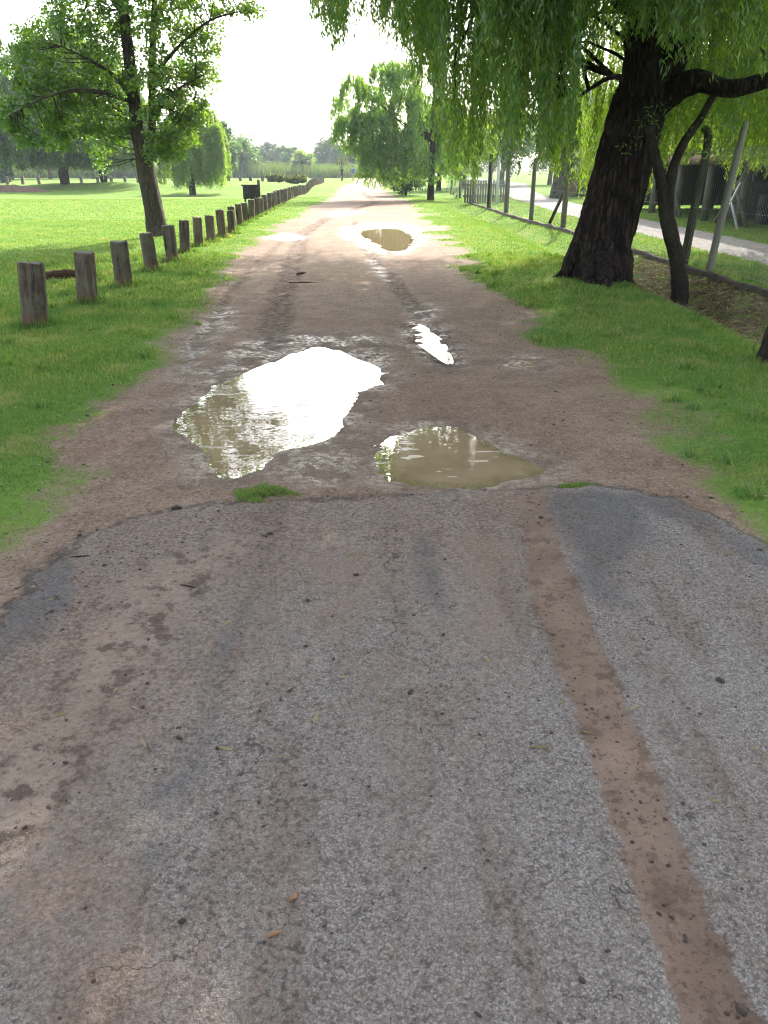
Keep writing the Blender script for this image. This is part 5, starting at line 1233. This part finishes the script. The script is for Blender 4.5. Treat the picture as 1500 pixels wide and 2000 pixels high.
# ---------------------------------------------------------------- two walkers far down the track
def person(x, y, h, top, bottom, label, stride=.12, face=math.pi, hairy=True):
    g0 = gz(x, y); e = empty('person', (x, y, g0), label, 'person', rz=face)
    s = h / 1.75
    J = {'pel': (0, 0, .93, .125), 'wa': (0, 0, 1.08, .12), 'ch': (0, 0, 1.28, .145), 'nk': (0, 0, 1.47, .055), 'hd': (0, .01, 1.58, .085), 'hd2': (0, .0, 1.68, .08),
         'hl': (-.09, 0, .88, .09), 'kl': (-.1, stride * .6, .48, .058), 'al': (-.1, stride, .08, .038), 'tl': (-.1, stride + .16, .03, .035),
         'hr': (.09, 0, .88, .09), 'kr': (.1, -stride * .3, .48, .058), 'ar': (.1, -stride, .10, .038), 'tr': (.1, -stride + .15, .03, .035),
         'sl': (-.19, 0, 1.40, .055), 'el': (-.25, -.05, 1.12, .04), 'wl': (-.24, .05, .88, .028), 'ml': (-.24, .08, .81, .03), 'sr': (.19, 0, 1.40, .055), 'er': (.25, .0, 1.12, .04), 'wr': (.24, .12, .90, .028), 'mr': (.24, .16, .84, .03)}
    E = [('pel', 'wa'), ('wa', 'ch'), ('ch', 'nk'), ('nk', 'hd'), ('hd', 'hd2'), ('pel', 'hl'), ('hl', 'kl'), ('kl', 'al'), ('al', 'tl'), ('pel', 'hr'), ('hr', 'kr'), ('kr', 'ar'), ('ar', 'tr'), ('ch', 'sl'), ('sl', 'el'), ('el', 'wl'), ('wl', 'ml'), ('ch', 'sr'), ('sr', 'er'), ('er', 'wr'), ('wr', 'mr')]
    for sd, hx_, hy_, hz in (('l', -.24, .08, .81), ('r', .24, .16, .84)):
        for k in range(5):
            nm = f'f{sd}{k}'; J[nm] = (hx_ + (.0 if k < 4 else .03), hy_ + (k - 1.5) * .02 if k < 4 else hy_ + .05, hz - (.08 if k < 4 else .03) - (.01 if k in (1, 2) else 0), .009); E.append(('m' + sd, nm))
    keys = list(J); me = bpy.data.meshes.new('body')
    me.from_pydata([tuple(c * s for c in J[k][:3]) for k in keys], [(keys.index(a), keys.index(b_)) for a, b_ in E], [])
    o = bpy.data.objects.new('body', me); col.objects.link(o); o.parent = e
    md = o.modifiers.new('skin', 'SKIN'); 
    for i, k in enumerate(keys):
        r = J[k][3] * s; sv = me.skin_vertices[0].data[i] if me.skin_vertices else None
        if sv: sv.radius = (r, r); sv.use_root = (i == 0)
    sb = o.modifiers.new('sub', 'SUBSURF'); sb.levels = 1; sb.render_levels = 1
    me.materials.append(M['skin'])
    b = MB(); b.tube([(0, 0, .9 * s), (0, 0, 1.1 * s), (0, 0, 1.3 * s), (0, 0, 1.46 * s)], [.17 * s, .165 * s, .19 * s, .09 * s], 14, 0, sub=2)
    for sx in (-1, 1): b.tube([(sx * .15 * s, 0, 1.42 * s), (sx * .23 * s, -.02, 1.25 * s)], [.08 * s, .07 * s], 10)
    b.build('shirt', M[top], e, smooth=True, origin=(0, 0, 0))
    b = MB()
    for sx, k, hp in ((-1, 'kl', 'hl'), (1, 'kr', 'hr')):
        b.tube([np.array(J[hp][:3]) * s + np.array([0, 0, .06]), np.array(J[hp][:3]) * s * .4 + np.array(J[k][:3]) * s * .6], [.125 * s, .1 * s], 12)
    b.build('shorts', M[bottom], e, smooth=True, origin=(0, 0, 0))
    b = MB(); b.tube([(0, -.02 * s, 1.60 * s), (0, -.015 * s, 1.68 * s), (0, 0, 1.76 * s)], [.095 * s, .1 * s, .04 * s], 12, sub=2); b.build('hair', M['hair'], e, smooth=True, origin=(0, 0, 0))
x, y = gp(668, 352); person(x, y, 1.7, 'cloth_black', 'cloth_black', 'person in black top and shorts walking at the far end of the track', .14, 3.3)
x, y = gp(690, 355); person(x, y, 1.8, 'cloth_blue', 'cloth_khaki', 'person in blue top and khaki shorts walking at the far end of the track', .12, 2.9)

# earth heap at the left edge
x, y = gp(28, 371)
o = MB(); nn = 26
P_ = []; 
gx = np.linspace(-3.2, 3.2, nn); gy = np.linspace(-1.3, 1.3, 12); XX, YY = np.meshgrid(gx, gy)
ZZ = np.clip(1 - (XX / 3.1) ** 2 - (YY / 1.25) ** 2, -.3, 1) * .55 + .12 * fbm(XX, YY, 1.6, 3, 5) - .1
II = np.arange(nn * 12).reshape(12, nn); q = np.stack([II[:-1, :-1], II[:-1, 1:], II[1:, 1:], II[1:, :-1]], -1).reshape(-1, 4)
o.add(np.stack([XX.ravel(), YY.ravel(), ZZ.ravel()], -1), q)
oo = o.build('earth_heap', M['mound'], smooth=True); oo.location = (x, y, gz(x, y)); tag(oo, 'low heap of reddish bare earth on the lawn at the left edge', 'heap')

# ---------------------------------------------------------------- haze
g = bpy.data.materials.new('haze'); g.use_nodes = True; t = g.node_tree; t.nodes.clear()
pv = t.nodes.new('ShaderNodeVolumePrincipled'); pv.inputs['Color'].default_value = (.80, .91, 1.0, 1); pv.inputs['Density'].default_value = .00045; pv.inputs['Anisotropy'].default_value = .35
om = t.nodes.new('ShaderNodeOutputMaterial'); t.links.new(pv.outputs[0], om.inputs['Volume'])
zmin = float(V3[:, 2].min()) - 1.0
b = MB(); b.box((0, 230, (18 + zmin) / 2), (3600, 560, 18 - zmin)); o = b.build('haze', g); tag(o, 'thin pale morning haze', kind='stuff')
